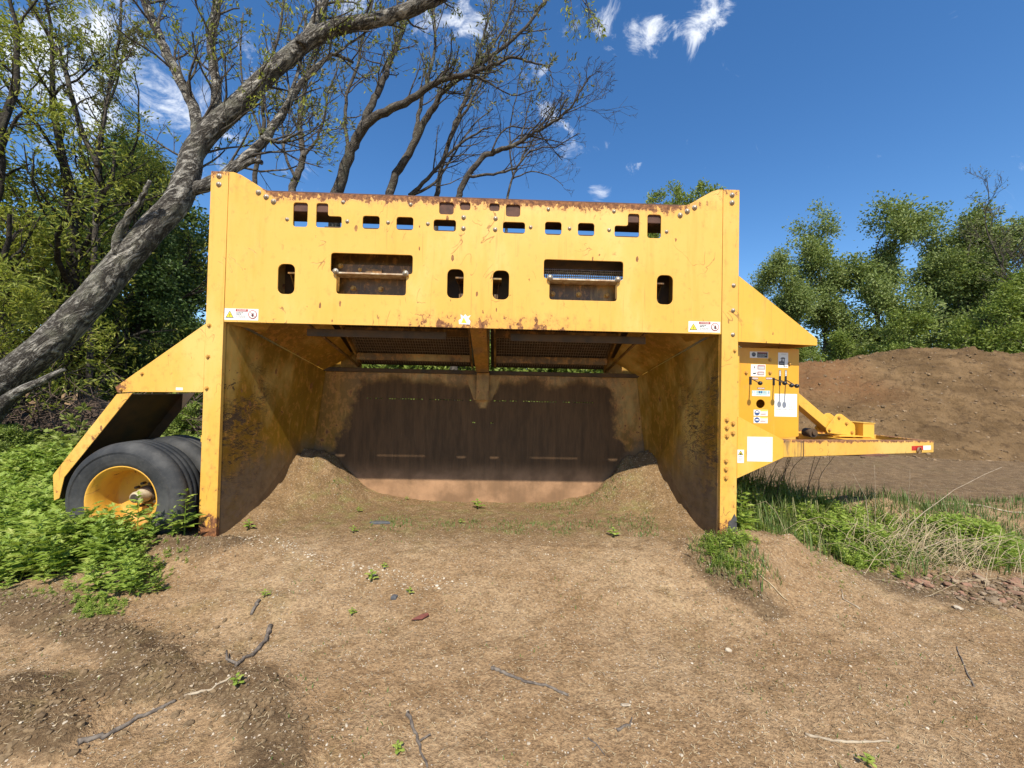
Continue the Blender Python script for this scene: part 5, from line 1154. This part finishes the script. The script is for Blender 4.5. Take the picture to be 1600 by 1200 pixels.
def weed_patch(name, poly, N, hmin, hmax, rng, seed, mat='leaf_weed', edge=.3, avoid=None):
    xy = scatter(rng, poly, N); xy, d = ragged(xy, poly, edge, rng, seed)
    if avoid is not None: k = ~avoid(xy[:, 0], xy[:, 1]); xy, d = xy[k], d[k]
    den = fbm(xy[:, 0]*1.6, xy[:, 1]*1.6, seed+5, 3); k = rng.uniform(0, 1, len(xy)) < ss(den, -.65, 0.0); xy, d, den = xy[k], d[k], den[k]
    z = H(xy[:, 0], xy[:, 1])-.01; h = (hmin+(hmax-hmin)*np.clip(.5+den*.7+rng.normal(0, .2, len(xy)), 0, 1))*(.35+.65*ss(d, 0, .45))
    a = Acc(); w = rng.integers(0, len(SH), len(xy))
    for k, (V, F, T) in enumerate(SH):
        m = w == k; n = int(m.sum())
        if n: instance(a, V, F, T, np.column_stack([xy[m], z[m]]), rng.uniform(0, 6.28, n), h[m], rng, .22)
    return tag(a.build(name, M[mat]), kind='stuff')
def machine_zone(x, y): return (x > -2.5) & (x < 2.5) & (y > 3.4) & (y < 5.9)
def wheel_zone(x, y): return ((x > -3.40) & (x < -2.5) & (y > 3.33) & (y < 4.05)) | machine_zone(x, y)
weed_patch('weeds', [(-3.4, 2.72), (-2.8, 2.70), (-2.3, 2.50), (-2.02, 2.70), (-2.38, 3.12), (-2.58, 3.42), (-2.52, 3.55), (-2.52, 3.8), (-2.5, 5.2), (-4.2, 5.6), (-7.5, 5.2), (-6.2, 3.6), (-4.4, 2.8)], 4200, .22, .50, rng, 3, edge=.55, avoid=wheel_zone)
weed_patch('undergrowth', [(-2.5, 5.1), (-2.6, 7.0), (-7, 7.0), (-12, 8.0), (-9.5, 5.2), (-4.2, 4.9)], 3000, .30, .75, rng, 13, 'leaf_bright', .4)
weed_patch('weeds', [(2.50, 3.62), (2.75, 3.70), (2.86, 3.50), (2.86, 3.22), (3.25, 3.12), (3.60, 3.12), (3.75, 3.30), (4.1, 3.34), (4.6, 3.32), (5.0, 3.25), (5.9, 3.9), (5.4, 4.25), (4.6, 4.6), (3.9, 5.0), (2.6, 5.2)], 2600, .12, .32, rng, 23, edge=.2)
weed_patch('weeds', [(1.85, 3.20), (1.98, 3.42), (2.2, 3.40), (2.42, 3.36), (2.60, 3.22), (2.35, 3.04), (2.1, 2.92), (1.92, 3.0)], 360, .05, .24, rng, 33, edge=.16)
weed_patch('weeds', [(1.80, 3.18), (1.95, 3.34), (2.2, 3.12), (2.28, 2.86), (2.08, 2.74), (1.86, 2.94)], 330, .04, .17, rng, 83, edge=.12)
weed_patch('weeds', [(-3.3, 2.6), (-2.3, 2.35), (-1.75, 2.6), (-2.1, 3.3), (-2.45, 3.5), (-2.7, 3.2)], 420, .02, .08, rng, 63, edge=.3)
weed_patch('weeds', [(2.5, 3.6), (2.6, 2.9), (3.3, 2.8), (4.2, 3.1), (4.8, 3.3), (3.6, 3.4)], 260, .02, .07, rng, 73, edge=.25)
weed_patch('weeds', [(2.55, 2.98), (2.9, 3.02), (3.1, 2.88), (2.8, 2.76)], 70, .04, .09, rng, 43, edge=.1)
weed_patch('weeds', [(-2.60, 2.62), (-2.22, 2.66), (-2.10, 2.50), (-2.30, 2.42)], 130, .07, .14, rng, 53, edge=.08)
def blades(name, xy, hmin, hmax, rng, mat, width=.006, lean=.5, tint=(0, 1)):
    N = len(xy); z = H(xy[:, 0], xy[:, 1])-.004; h = rng.uniform(hmin, hmax, N); a = rng.uniform(0, 6.28, N); d = np.stack([np.cos(a), np.sin(a)], 1); s = np.stack([-d[:, 1], d[:, 0]], 1)*width
    l = rng.uniform(.1, lean, N)[:, None]; b = np.column_stack([xy, z])
    def P(u, w, q): return b+np.concatenate([d*l*h[:, None]*u*u+s*w*q, (h*u)[:, None]], 1)
    V = np.stack([P(0, 1, 1), P(0, -1, 1), P(.55, -1, .8), P(.55, 1, .8), P(1, 0, 0)], 1).reshape(-1, 3); q = np.arange(N)[:, None]*5
    ac = Acc(); t = np.repeat(rng.uniform(*tint, N)*.98+.01, 5); ac.add(V, q+np.array([[0, 1, 2, 3]]), 0, t); n0 = ac.nv
    ac.f.append(((q+np.array([[3, 2, 4]])), 0, False)); return tag(ac.build(name, M[mat]), kind='stuff')
pl = scatter(rng, [(2.6, 3.3), (3.6, 3.1), (4.6, 3.3), (6.2, 3.9), (6.2, 4.9), (5.0, 5.6), (2.6, 5.3)], 5200); pl, _ = ragged(pl, [(2.6, 3.3), (3.6, 3.1), (4.6, 3.3), (6.2, 3.9), (6.2, 4.9), (5.0, 5.6), (2.6, 5.3)], .3, rng, 8)
blades('grass', pl, .05, .22, rng, 'grass', .004, .7, (.2, 1))
pl = scatter(rng, [(2.5, 3.9), (3.0, 3.8), (3.9, 4.2), (3.9, 5.0), (2.5, 5.2)], 1500); blades('grass', pl, .15, .46, rng, 'grass', .005, .7, (.3, 1))
pl = scatter(rng, [(4.6, 3.2), (6.5, 3.7), (9, 4.6), (9, 5.6), (6.2, 5.0), (4.6, 4.6)], 3500); blades('grass', pl, .03, .12, rng, 'grass', .004, .6, (.1, .9))
pl = scatter(rng, [(1.80, 3.18), (1.95, 3.34), (2.3, 3.2), (2.35, 2.8), (2.08, 2.70), (1.86, 2.94)], 500); blades('grass', pl, .03, .12, rng, 'grass', .003, .9, (.3, 1))
# thin moss-like grass inside the bin and sprouts on the open dirt
pl = scatter(rng, [(-1.75, 3.7), (1.75, 3.6), (1.95, 4.2), (1.7, 4.8), (-1.6, 4.8), (-1.9, 4.2)], 6500); f = fbm(pl[:, 0]*2.2, pl[:, 1]*2.8, 66, 4); pl = pl[rng.uniform(0, 1, len(pl)) < ss(f+.22*ss(pl[:, 0], 0, 1.2)+.15*ss(pl[:, 1], 4.2, 4.8), .02, .45)]
blades('sprouts', pl, .012, .040, rng, 'grass', .004, .9, (.35, .85))
pl = scatter(rng, [(-3, 1.2), (3.5, 1.2), (3.2, 3.0), (1.8, 3.6), (-1.9, 3.5), (-3, 2.2)], 2600); f = fbm(pl[:, 0]*2.6, pl[:, 1]*2.6, 67, 3); pl = pl[f > .22]; blades('sprouts', pl, .008, .026, rng, 'grass', .003, .9, (.2, .9))
# dry straw bits and gravel on the dirt
N = 11000; xy = np.column_stack([rng.uniform(-3.4, 4.6, N), 1.15+rng.uniform(0, 1, N)**1.3*2.5]); z = H(xy[:, 0], xy[:, 1])+.004
a_ = rng.uniform(0, 6.28, N); L = rng.uniform(.004, .013, N); w = rng.uniform(.0008, .0018, N); d = np.stack([np.cos(a_)*L, np.sin(a_)*L, rng.normal(0, .002, N)], 1); s = np.stack([-np.sin(a_)*w, np.cos(a_)*w, np.zeros(N)], 1); c = np.column_stack([xy, z])
ac = Acc(); ac.add(np.stack([c-d-s, c-d+s, c+d+s, c+d-s], 1).reshape(-1, 3), np.arange(4*N).reshape(N, 4)); tag(ac.build('straw_bits', M['straw']), kind='stuff')
ico_v = np.array([(0, 0, 1), (.894, 0, .447), (.276, .851, .447), (-.724, .526, .447), (-.724, -.526, .447), (.276, -.851, .447), (.724, .526, -.447), (-.276, .851, -.447), (-.894, 0, -.447), (-.276, -.851, -.447), (.724, -.526, -.447), (0, 0, -1)])
ico_f = np.array([(0, 1, 2), (0, 2, 3), (0, 3, 4), (0, 4, 5), (0, 5, 1), (1, 6, 2), (2, 7, 3), (3, 8, 4), (4, 9, 5), (5, 10, 1), (6, 7, 2), (7, 8, 3), (8, 9, 4), (9, 10, 5), (10, 6, 1), (11, 7, 6), (11, 8, 7), (11, 9, 8), (11, 10, 9), (11, 6, 10)])
def pebbles(name, xy, smin, smax, rng, mats, flat=.6, pw=2.5, hf=None):
    N = len(xy); sz = smin+(smax-smin)*rng.uniform(0, 1, N)**pw; z = (hf or H)(xy[:, 0], xy[:, 1])+sz*.2
    V = ico_v[None]*(1+rng.uniform(-.22, .22, (N, 12, 1)))*rng.uniform(.65, 1.25, (N, 1, 3))*np.array([1, 1, flat])*sz[:, None, None]
    a = rng.uniform(0, 6.28, N); x = V[..., 0]*np.cos(a)[:, None]-V[..., 1]*np.sin(a)[:, None]; y = V[..., 0]*np.sin(a)[:, None]+V[..., 1]*np.cos(a)[:, None]
    P = np.stack([x, y, V[..., 2]], -1)+np.column_stack([xy, z])[:, None]
    ac = Acc(); which = rng.integers(0, len(mats), N)
    for m in range(len(mats)):
        k = which == m; n = int(k.sum())
        if n: ac.add(P[k].reshape(-1, 3), (ico_f[None]+(np.arange(n)*12)[:, None, None]).reshape(-1, 3), m)
    return tag(ac.build(name, mats), kind='stuff')
n = 5200; xy = np.column_stack([rng.uniform(-3.3, 4.8, n), 1.15+rng.uniform(0, 1, n)**1.2*2.6]); dmp = damp_raw(xy[:, 0], xy[:, 1]); f = fbm(xy[:, 0]*1.7, xy[:, 1]*1.7, 77, 3)
xy = xy[rng.uniform(0, 1, n) < np.clip(.20+.55*dmp+.5*ss(f, 0, .5)+.35*ss(xy[:, 0], 1.0, 2.6), 0, 1)]
pebbles('gravel', xy, .0022, .0085, rng, [M['pebble'], M['pebble'], M['stone'], M['concrete']])
pl = scatter(rng, [(-2.0, 3.35), (-.4, 2.75), (.1, 2.85), (-1.0, 3.1), (-1.9, 3.6)], 260); pebbles('gravel', pl, .004, .012, rng, [M['pebble'], M['stone']])
xy = np.concatenate([np.array(p)[rng.integers(0, len(p), 500)] + rng.normal(0, .13, (500, 2)) for p in [[(-2.4+1.2*t, 2.45-.3*t) for t in np.linspace(-.5, 1, 40)]]])
pebbles('soil_crumbs', xy, .003, .017, rng, [M['dirtclod'] if 'dirtclod' in M else simple('soil_clod', (.215, .145, .075), .95, 0, col2=(.125, .082, .042), scale=20)], .8, 2)
xy = np.concatenate([np.array([(-1.7+1.0*t, 1.93-.2*t*t) for t in rng.uniform(0, 1.05, 500)])+rng.normal(0, .09, (500, 2)), np.array([(-2.3+.7*t, 1.74-.1*t) for t in rng.uniform(0, 1, 400)])+rng.normal(0, .09, (400, 2)), np.array([(-2.8+.8*t, 3.4-.15*t) for t in rng.uniform(0, 1, 400)])+rng.normal(0, .12, (400, 2)), np.array([(1.85+.25*t, 3.1-.45*t) for t in rng.uniform(0, 1, 160)])+rng.normal(0, .07, (160, 2))])
pebbles('soil_crumbs', xy, .003, .016, rng, [bpy.data.materials['soil_clod']], .8, 2)
n = 3200; xy = np.column_stack([rng.uniform(7.5, 24, n), 9.6+rng.uniform(0, 1, n)**1.3*4.6])
pebbles('heap_clods', xy, .008, .065, rng, [simple('heap_clod', (.21, .138, .070), .95, 0, col2=(.12, .076, .038), scale=9), simple('heap_clod_pale', (.30, .205, .112), .95, 0, col2=(.2, .13, .068), scale=9)], .7, 4.5, lambda x, y: np.maximum(pile_h(x, y)+H(x, y)*.5, H(x, y))-.01)
n = 1500; xy = np.column_stack([rng.uniform(-3.0, 4.4, n), 1.2+rng.uniform(0, 1, n)*2.6]); f = fbm(xy[:, 0]*1.2, xy[:, 1]*1.2, 177, 3); xy = xy[rng.uniform(0, 1, n) < np.clip(.25+f, .05, .9)]
pebbles('soil_crumbs', xy, .003, .013, rng, [bpy.data.materials['soil_clod'], simple('sandy_clod', (.33, .225, .12), .95, 0, col2=(.23, .15, .078), scale=20)], .75, 2.5)
# rubble strip at the right: big pieces one by one, small ones as a mass
RUB = [(3.35, 3.10), (3.75, 3.26), (4.3, 3.26), (4.9, 3.12), (4.7, 2.72), (4.05, 2.55), (3.75, 2.72), (3.5, 2.92)]
pl = scatter(rng, RUB, 1500); pl, _ = ragged(pl, RUB, .15, rng, 5); pebbles('rubble', pl, .005, .026, rng, [M['brick'], M['concrete'], M['concrete'], bpy.data.materials['soil_clod'], bpy.data.materials['soil_clod'], bpy.data.materials['soil_clod']], .5, 2.4)
def lump(name, mat, x, y, sx, sy, sz, rot, seed, label=None, cat=None, group=None, lift=.3):
    r = np.random.default_rng(seed); a = Acc()
    v = ico_v*(1+r.uniform(-.28, .22, (12, 1))); v = np.sign(v)*np.abs(v)**.7*np.array([sx, sy, sz])/2
    a.add(v, ico_f); o = a.build(name, mat, None, min(sx, sy, sz)*.08); o.location = (x, y, float(H(x, y))+sz*lift); o.rotation_euler = (r.normal(0, .25), r.normal(0, .25), rot)
    return tag(o, label, cat, group)
pl = scatter(np.random.default_rng(12), [(3.5, 3.05), (4.2, 3.2), (4.7, 3.1), (4.5, 2.75), (4.0, 2.66)], 24)
for i, (x, y) in enumerate(pl):
    r = random.Random(i); lump('brick_fragment', M['brick'] if i % 3 else M['concrete'], x, y, r.uniform(.05, .12), r.uniform(.035, .06), r.uniform(.022, .04), r.uniform(0, 6), i, 'broken %s lying in the rubble strip at the right' % ('red brick piece' if i % 3 else 'grey concrete piece'), 'rubble piece', 'broken pieces in the rubble strip')
lump('white_stone', M['white'], 4.92, 3.62, .13, .09, .09, .4, 71, 'white lump of stone among the weeds near the right edge', 'stone', None, .9)
lump('flat_stone', M['stone'], *[float(v) for v in (3.55, 2.70)], .09, .06, .025, .3, 72, 'pale flat stone on the bare dirt below the rubble', 'stone')
lump('flat_stone', M['stone'], .86, 1.85, .055, .03, .012, -.3, 73, 'small grey flat stone half buried in the lower middle dirt', 'stone')
lump('flat_stone', M['stone'], 1.62, 2.28, .045, .03, .018, .2, 74, 'small grey stone right of the middle of the open dirt', 'stone')
# scraps
a = Acc(); x, y = -.25, 2.50; z = float(H(x, y))+.008; a.add([(x-.06, y-.02, z), (x+.01, y-.018, z+.004), (x+.05, y+.008, z+.016), (x+.035, y+.04, z+.01), (x-.005, y+.02, z+.012), (x-.06, y-.02, z+.004)], [[0, 1, 2, 3, 4]]); a.add([(x-.06, y-.02, z-.003), (x+.01, y-.018, z+.001), (x+.05, y+.008, z+.012), (x+.035, y+.04, z+.006), (x-.005, y+.02, z+.008)], [[4, 3, 2, 1, 0]])
tag(a.build('dry_leaf', M['redleaf']), 'reddish brown pointed leaf lying on the open dirt', 'leaf')
a = Acc(); x, y = -.95, 3.88; z = float(H(x, y))+.005; pts = [(x-.10, y), (x-.05, y-.03), (x+.03, y-.02), (x+.11, y-.01), (x+.08, y+.02), (x+.01, y+.035), (x-.06, y+.03)]
a.prism(pts, 'z', z-.01, z+.012); tag(a.build('plastic_scrap', M['scrap'], None, .004), 'dark blue grey scrap lying flat at the mouth of the hopper', 'scrap')
a = Acc(); x, y = -.48, 2.70; z = float(H(x, y)); a.prism([(x-.02, y-.015), (x+.02, y-.02), (x+.025, y+.015), (x-.01, y+.02)], 'z', z, z+.022); tag(a.build('black_chip', M['scrap'], None, .004), 'small dark chip beside the pale pebbles left of the centre', 'scrap')
# sticks
def stick(name, pts, r, label, seed, side=None, mat='stick', lift=.6, group='sticks lying on the dirt'):
    rg = np.random.default_rng(seed); P = []
    for (x0, y0), (x1, y1) in zip(pts[:-1], pts[1:]):
        for t in np.linspace(0, 1, 6)[:-1]: P.append((x0+(x1-x0)*t, y0+(y1-y0)*t))
    P.append(pts[-1]); P = np.array(P)+rg.normal(0, r*.35, (len(P), 2)); z = H(P[:, 0], P[:, 1])+r*lift
    a = Acc(); rad = np.linspace(r, r*.6, len(P))*(1+rg.uniform(-.22, .22, len(P))); a.tube(np.column_stack([P, z]), rad, 8)
    for q in side or []:
        Q = np.array(q, float); a.tube(np.column_stack([Q[:, 0], Q[:, 1], H(Q[:, 0], Q[:, 1])+Q[:, 2]]), np.linspace(r*.6, r*.35, len(Q)), 6)
    return tag(a.build(name, M[mat]), label, 'stick', group)
stick('fallen_stick', [(-1.16, 2.43), (-1.11, 2.30), (-1.11, 2.20), (-1.13, 2.07)], .013, 'curved dark stick with a short fork at its lower end', 1, [[(-1.12, 2.08, .01), (-1.19, 2.10, .02), (-1.24, 2.17, .03)]])
stick('fallen_stick', [(-1.35, 2.63), (-1.335, 2.52)], .012, 'short stump of stick just above the curved dark stick', 2)
stick('fallen_stick', [(-1.47, 1.65), (-1.40, 1.68), (-1.36, 1.78), (-1.25, 1.86)], .011, 'long grey stick on the dark soil at the lower left', 3)
stick('fallen_stick', [(-1.23, 1.88), (-1.15, 1.905), (-1.07, 1.96)], .007, 'pale thin stick continuing right of the long grey stick', 4, mat='palestem')
stick('fallen_stick', [(.21, 2.09), (.26, 2.05), (.34, 2.01), (.40, 1.975), (.48, 1.955), (.59, 1.91)], .0085, 'crooked brown stick in the middle of the open dirt', 5)
stick('fallen_stick', [(-.17, 1.81), (-.13, 1.74), (-.09, 1.67), (-.03, 1.55)], .0075, 'stick with a side twig at the bottom edge left of the centre', 6, [[(-.085, 1.665, .005), (-.04, 1.68, .02)]])
stick('fallen_stick', [(1.62, 1.705), (1.70, 1.675), (1.80, 1.665), (1.97, 1.665)], .0065, 'pale bleached stick at the lower right', 7, mat='palestem')
stick('fallen_stick', [(.64, 1.68), (.67, 1.645), (.69, 1.60)], .004, 'tiny forked twig at the bottom edge right of the centre', 8, [[(.67, 1.645, .004), (.645, 1.62, .008)]])
stick('fallen_stick', [(2.10, 3.00), (2.17, 2.92), (2.20, 2.80), (2.30, 2.70)], .006, 'bleached root curving down from the weedy bank at the right', 9, mat='straw', lift=1.5)
stick('fallen_stick', [(2.75, 2.62), (2.72, 2.72), (2.80, 2.82)], .006, 'pale twig on the dirt below the small grass tuft at the right', 10, mat='palestem')
stick('fallen_stick', [(5.6, 5.0), (6.2, 4.75), (6.9, 4.55), (7.5, 4.5)], .012, 'long bleached branch along the edge of the rutted track', 12, mat='palestem')
stick('fallen_stick', [(7.3, 4.75), (8.0, 4.55), (9.2, 4.4)], .010, 'thinner bleached branch farther right along the rutted track', 13, mat='palestem')
stick('fallen_stick', [(2.75, 1.98), (2.95, 2.2), (3.05, 2.30)], .004, 'thin dark twig on the open dirt at the far right', 14)
stick('fallen_stick', [(.78, 1.72), (.84, 1.74), (.87, 1.79)], .006, 'short dark twig touching the small grey stone in the lower middle', 15)
# seedlings, one by one
def seedling(x, y, s, label, seed, cat='weed', n=7, mat='leaf_weed', z=None):
    rg = np.random.default_rng(seed); z = float(H(x, y)) if z is None else z; e = empty('weed_seedling', (x, y, z)); tag(e, label, cat, 'seedlings sprouting from the dirt')
    def pc(name, a):
        o = a.build(name, M[mat]); o.parent = e; return o
    a = Acc(); a.tube([(0, 0, -.01), (.003, .002, s*.4), (0, .004, s*.8)], s*.035, 5); pc('stem', a)
    for i in range(n):
        f = i/n; q = i*2.4+rg.uniform(-.3, .3); L = s*(.75-.35*f)*rg.uniform(.8, 1.2); d = np.array([math.cos(q), math.sin(q), 0]); sd = np.array([-d[1], d[0], 0]); zz = s*(.15+.65*f)
        def P(u, w, h): return d*L*u+sd*L*w+np.array([0, 0, zz+L*h])
        pts = [P(0, 0, 0), P(.22, -.10, .12), P(.35, -.30, .18), P(.55, -.18, .24), P(.75, -.26, .22), P(1, 0, .16), P(.75, .26, .22), P(.55, .18, .24), P(.35, .30, .18), P(.22, .10, .12)]
        mid = [P(.3, 0, .20), P(.6, 0, .28)]
        a = Acc(); v = pts+mid; t = rg.uniform(.25, 1)
        a.add(v, [(0, 1, 10), (1, 2, 10), (2, 3, 10), (3, 11, 10), (3, 4, 11), (4, 5, 11), (5, 6, 11), (6, 7, 11), (7, 10, 11), (7, 8, 10), (8, 9, 10), (9, 0, 10)], 0, t); pc('leaf', a)
    return e
def gpt(px, py, z=0.12):
    d = F_*FPX+R_*(px-800)+U_*(600-py)
    for k in range(6):
        t = (z-1.5)/d[2]; p = CAM+d*t; z = float(H(p[0], p[1]))
    return float(p[0]), float(p[1])
for i, (px, py, s, lab) in enumerate([(746, 795, .13, 'bushiest seedling against the foot of the worn back wall'), (960, 775, .10, 'seedling against the back wall near the right heap of soil'), (388, 826, .10, 'seedling on the soil beside the left post inside the hopper'), (552, 832, .07, 'seedling in the hopper mouth left of the dark scrap'), (720, 818, .06, 'small seedling below the bushiest one'),
        (580, 908, .085, 'bright seedling on open dirt below the hopper mouth'), (600, 888, .05, 'tiny seedling just above the bright one'), (640, 928, .05, 'tiny seedling right of the bright one'), (549, 960, .045, 'tiny pale seedling near the black chip'), (620, 1176, .045, 'seedling near the bottom edge left of the centre'), (1135, 858, .09, 'seedling at the foot of the right post'), (1165, 850, .09, 'seedling right of the black patch on the right post'),
        (369, 1074, .055, 'yellowish seedling at the end of the pale thin stick'), (560, 800, .06, 'seedling near the left heap of soil in the hopper'), (640, 776, .05, 'little seedling left along the back wall'), (1080, 770, .06, 'seedling by the right hopper wall'), (413, 935, .05, 'tiny seedling among pale pebbles at the left'), (1355, 1196, .05, 'seedling at the bottom edge toward the right')]):
    x, y = gpt(px, py); seedling(x, min(y, 4.84), s, lab, 200+i)
# taller weeds round the wheel and posts, one by one
SHM = [Acc() for _ in SH]
for a, (V, F, T) in zip(SHM, SH): a.add(V, F, 0, np.clip(T, .01, 1))
SHMe = [a.mesh('leafy_stem', M['leaf_weed']) for a in SHM]
for i, (x, y, s, lab) in enumerate([(-2.74, 3.27, .42, 'tall lobed weed standing in front of the wheel hub'), (-2.60, 3.24, .30, 'lobed weed in front of the lower right of the tyre'), (-2.46, 3.40, .40, 'lobed weed between the tyre and the left post'), (-2.50, 3.32, .24, 'short lobed weed at the foot of the left post'), (-3.12, 3.18, .26, 'lobed weed in front of the left side of the tyre'), (-2.95, 3.20, .22, 'lobed weed below the wheel rim'), (2.52, 3.52, .34, 'leafy weed right behind the foot of the right post'), (2.62, 3.75, .42, 'tallest leafy weed beside the right post under the gusset')]):
    o = bpy.data.objects.new('tall_weed', SHMe[i % 5]); COL.objects.link(o); o.location = (x, y, float(H(x, y))-.01); o.scale = (s, s, s); o.rotation_euler = (0, 0, i*1.7); tag(o, lab, 'weed', 'taller weeds round the machine')
# pale sapling with yellow green leaves beyond the fender
rg = np.random.default_rng(77); p = pix(118, 655, 5.6); e = empty('sapling', (p[0], p[1], float(H(p[0], p[1])))); tag(e, 'thin sapling with pale yellow green leaves in the shade left of the apron tip', 'sapling')
out = [([np.array([0, 0, 0]), np.array([.08, 0, .3]), np.array([.2, .03, .62]), np.array([.42, .05, .86]), np.array([.58, .05, .98])], [.012, .010, .008, .006, .003]), ([np.array([.08, 0, .3]), np.array([.06, 0, .6]), np.array([.02, 0, .86]), np.array([.1, 0, 1.1])], [.008, .006, .005, .003])]
for pts, r in list(out): kids(rg, pts, r, .35, 0, 1, out, [], dict(n=(5,), spread=(30, 60), rmin=.003), 5)
a = Acc(); batch_tubes(a, out); o = a.build('stem', M['bark']); o.parent = e
a = Acc(); tip_leaves(a, [p_ for p_, r in out], rg, 9, .10, .05, .1, .02); o = a.build('leaves', leaf_mat('pale_sapling_leaf', (.20, .24, .05), (.28, .30, .07), (.34, .34, .12))); o.parent = e
# dead stalks
def stalk(pts, r, label, seed, mat='palestem', group='tall dead stalks among the right-hand weeds', twigs=0):
    rg = np.random.default_rng(seed); P = np.array(pts, float); P[:, 2] += float(H(P[0, 0], P[0, 1])); t = np.linspace(0, len(P)-1, 10); Q = np.stack([np.interp(t, np.arange(len(P)), P[:, k]) for k in range(3)], 1); Q[1:] += rg.normal(0, r*1.0, (9, 3))
    a = Acc(); a.tube(Q, np.linspace(r, r*.45, 10), 6)
    for k in range(twigs):
        i = rg.integers(4, 9); d = nrm(rg.normal(0, 1, 3)+np.array([0, 0, .8])); a.tube([Q[i], Q[i]+d*.05, Q[i]+d*.1+np.array([0, 0, .02])], [r*.5, r*.4, r*.2], 4)
    return tag(a.build('dead_stalk', M[mat]), label, 'stalk', group)
stalk([(3.80, 3.62, 0), (3.83, 3.66, .30), (3.84, 3.70, .52), (3.76, 3.75, .74)], .0034, 'pale upright stalk with a kink, leftmost of the tall pale ones', 1)
stalk([(4.00, 3.75, 0), (4.02, 3.78, .35), (4.08, 3.85, .80)], .0027, 'thin upright stalk right of the kinked one', 2)
stalk([(4.55, 3.95, .0), (4.6, 4.0, .4), (4.62, 4.0, .74)], .0024, 'thin upright stalk below the end of the drawbar', 3)
stalk([(4.05, 3.62, 0), (4.25, 3.66, .28), (4.75, 3.72, .60), (5.35, 3.80, .82)], .0040, 'longest pale stalk leaning far to the right', 4)
stalk([(4.0, 3.5, 0), (4.4, 3.55, .16), (5.1, 3.6, .20)], .006, 'pale stalk bent low over the weeds', 5)
for i in range(12):
    r = random.Random(i+50); x = 3.05+i*.10+r.uniform(-.04, .04); y = r.uniform(4.4, 4.9); stalk([(x, y, 0), (x+.06, y, .35), (x+.18+r.uniform(-.05, .15), y, .62+r.uniform(0, .2))], .0045, 'dark brown dead stem leaning right under the drawbar', 60+i, 'stem', 'dark dead stems under the drawbar', 3)
pl = np.column_stack([rng.normal(4.15, .42, 330), rng.normal(3.58, .20, 330)]); N = len(pl); a = Acc(); outs = []
for x, y in pl:
    an = rng.normal(.3, 1.5); L = rng.uniform(.10, .62); h = rng.uniform(.03, .34); b0 = np.array([x, y, float(H(x, y))]); d = np.array([math.cos(an), math.sin(an)*.6, 0])
    outs.append(([b0, b0+d*L*.35+(0, 0, h*.7), b0+d*L*.7+(0, 0, h), b0+d*L+(0, 0, h*.85)], [.0022, .0020, .0016, .001]))
batch_tubes(a, outs); tag(a.build('dry_grass', M['straw']), kind='stuff')
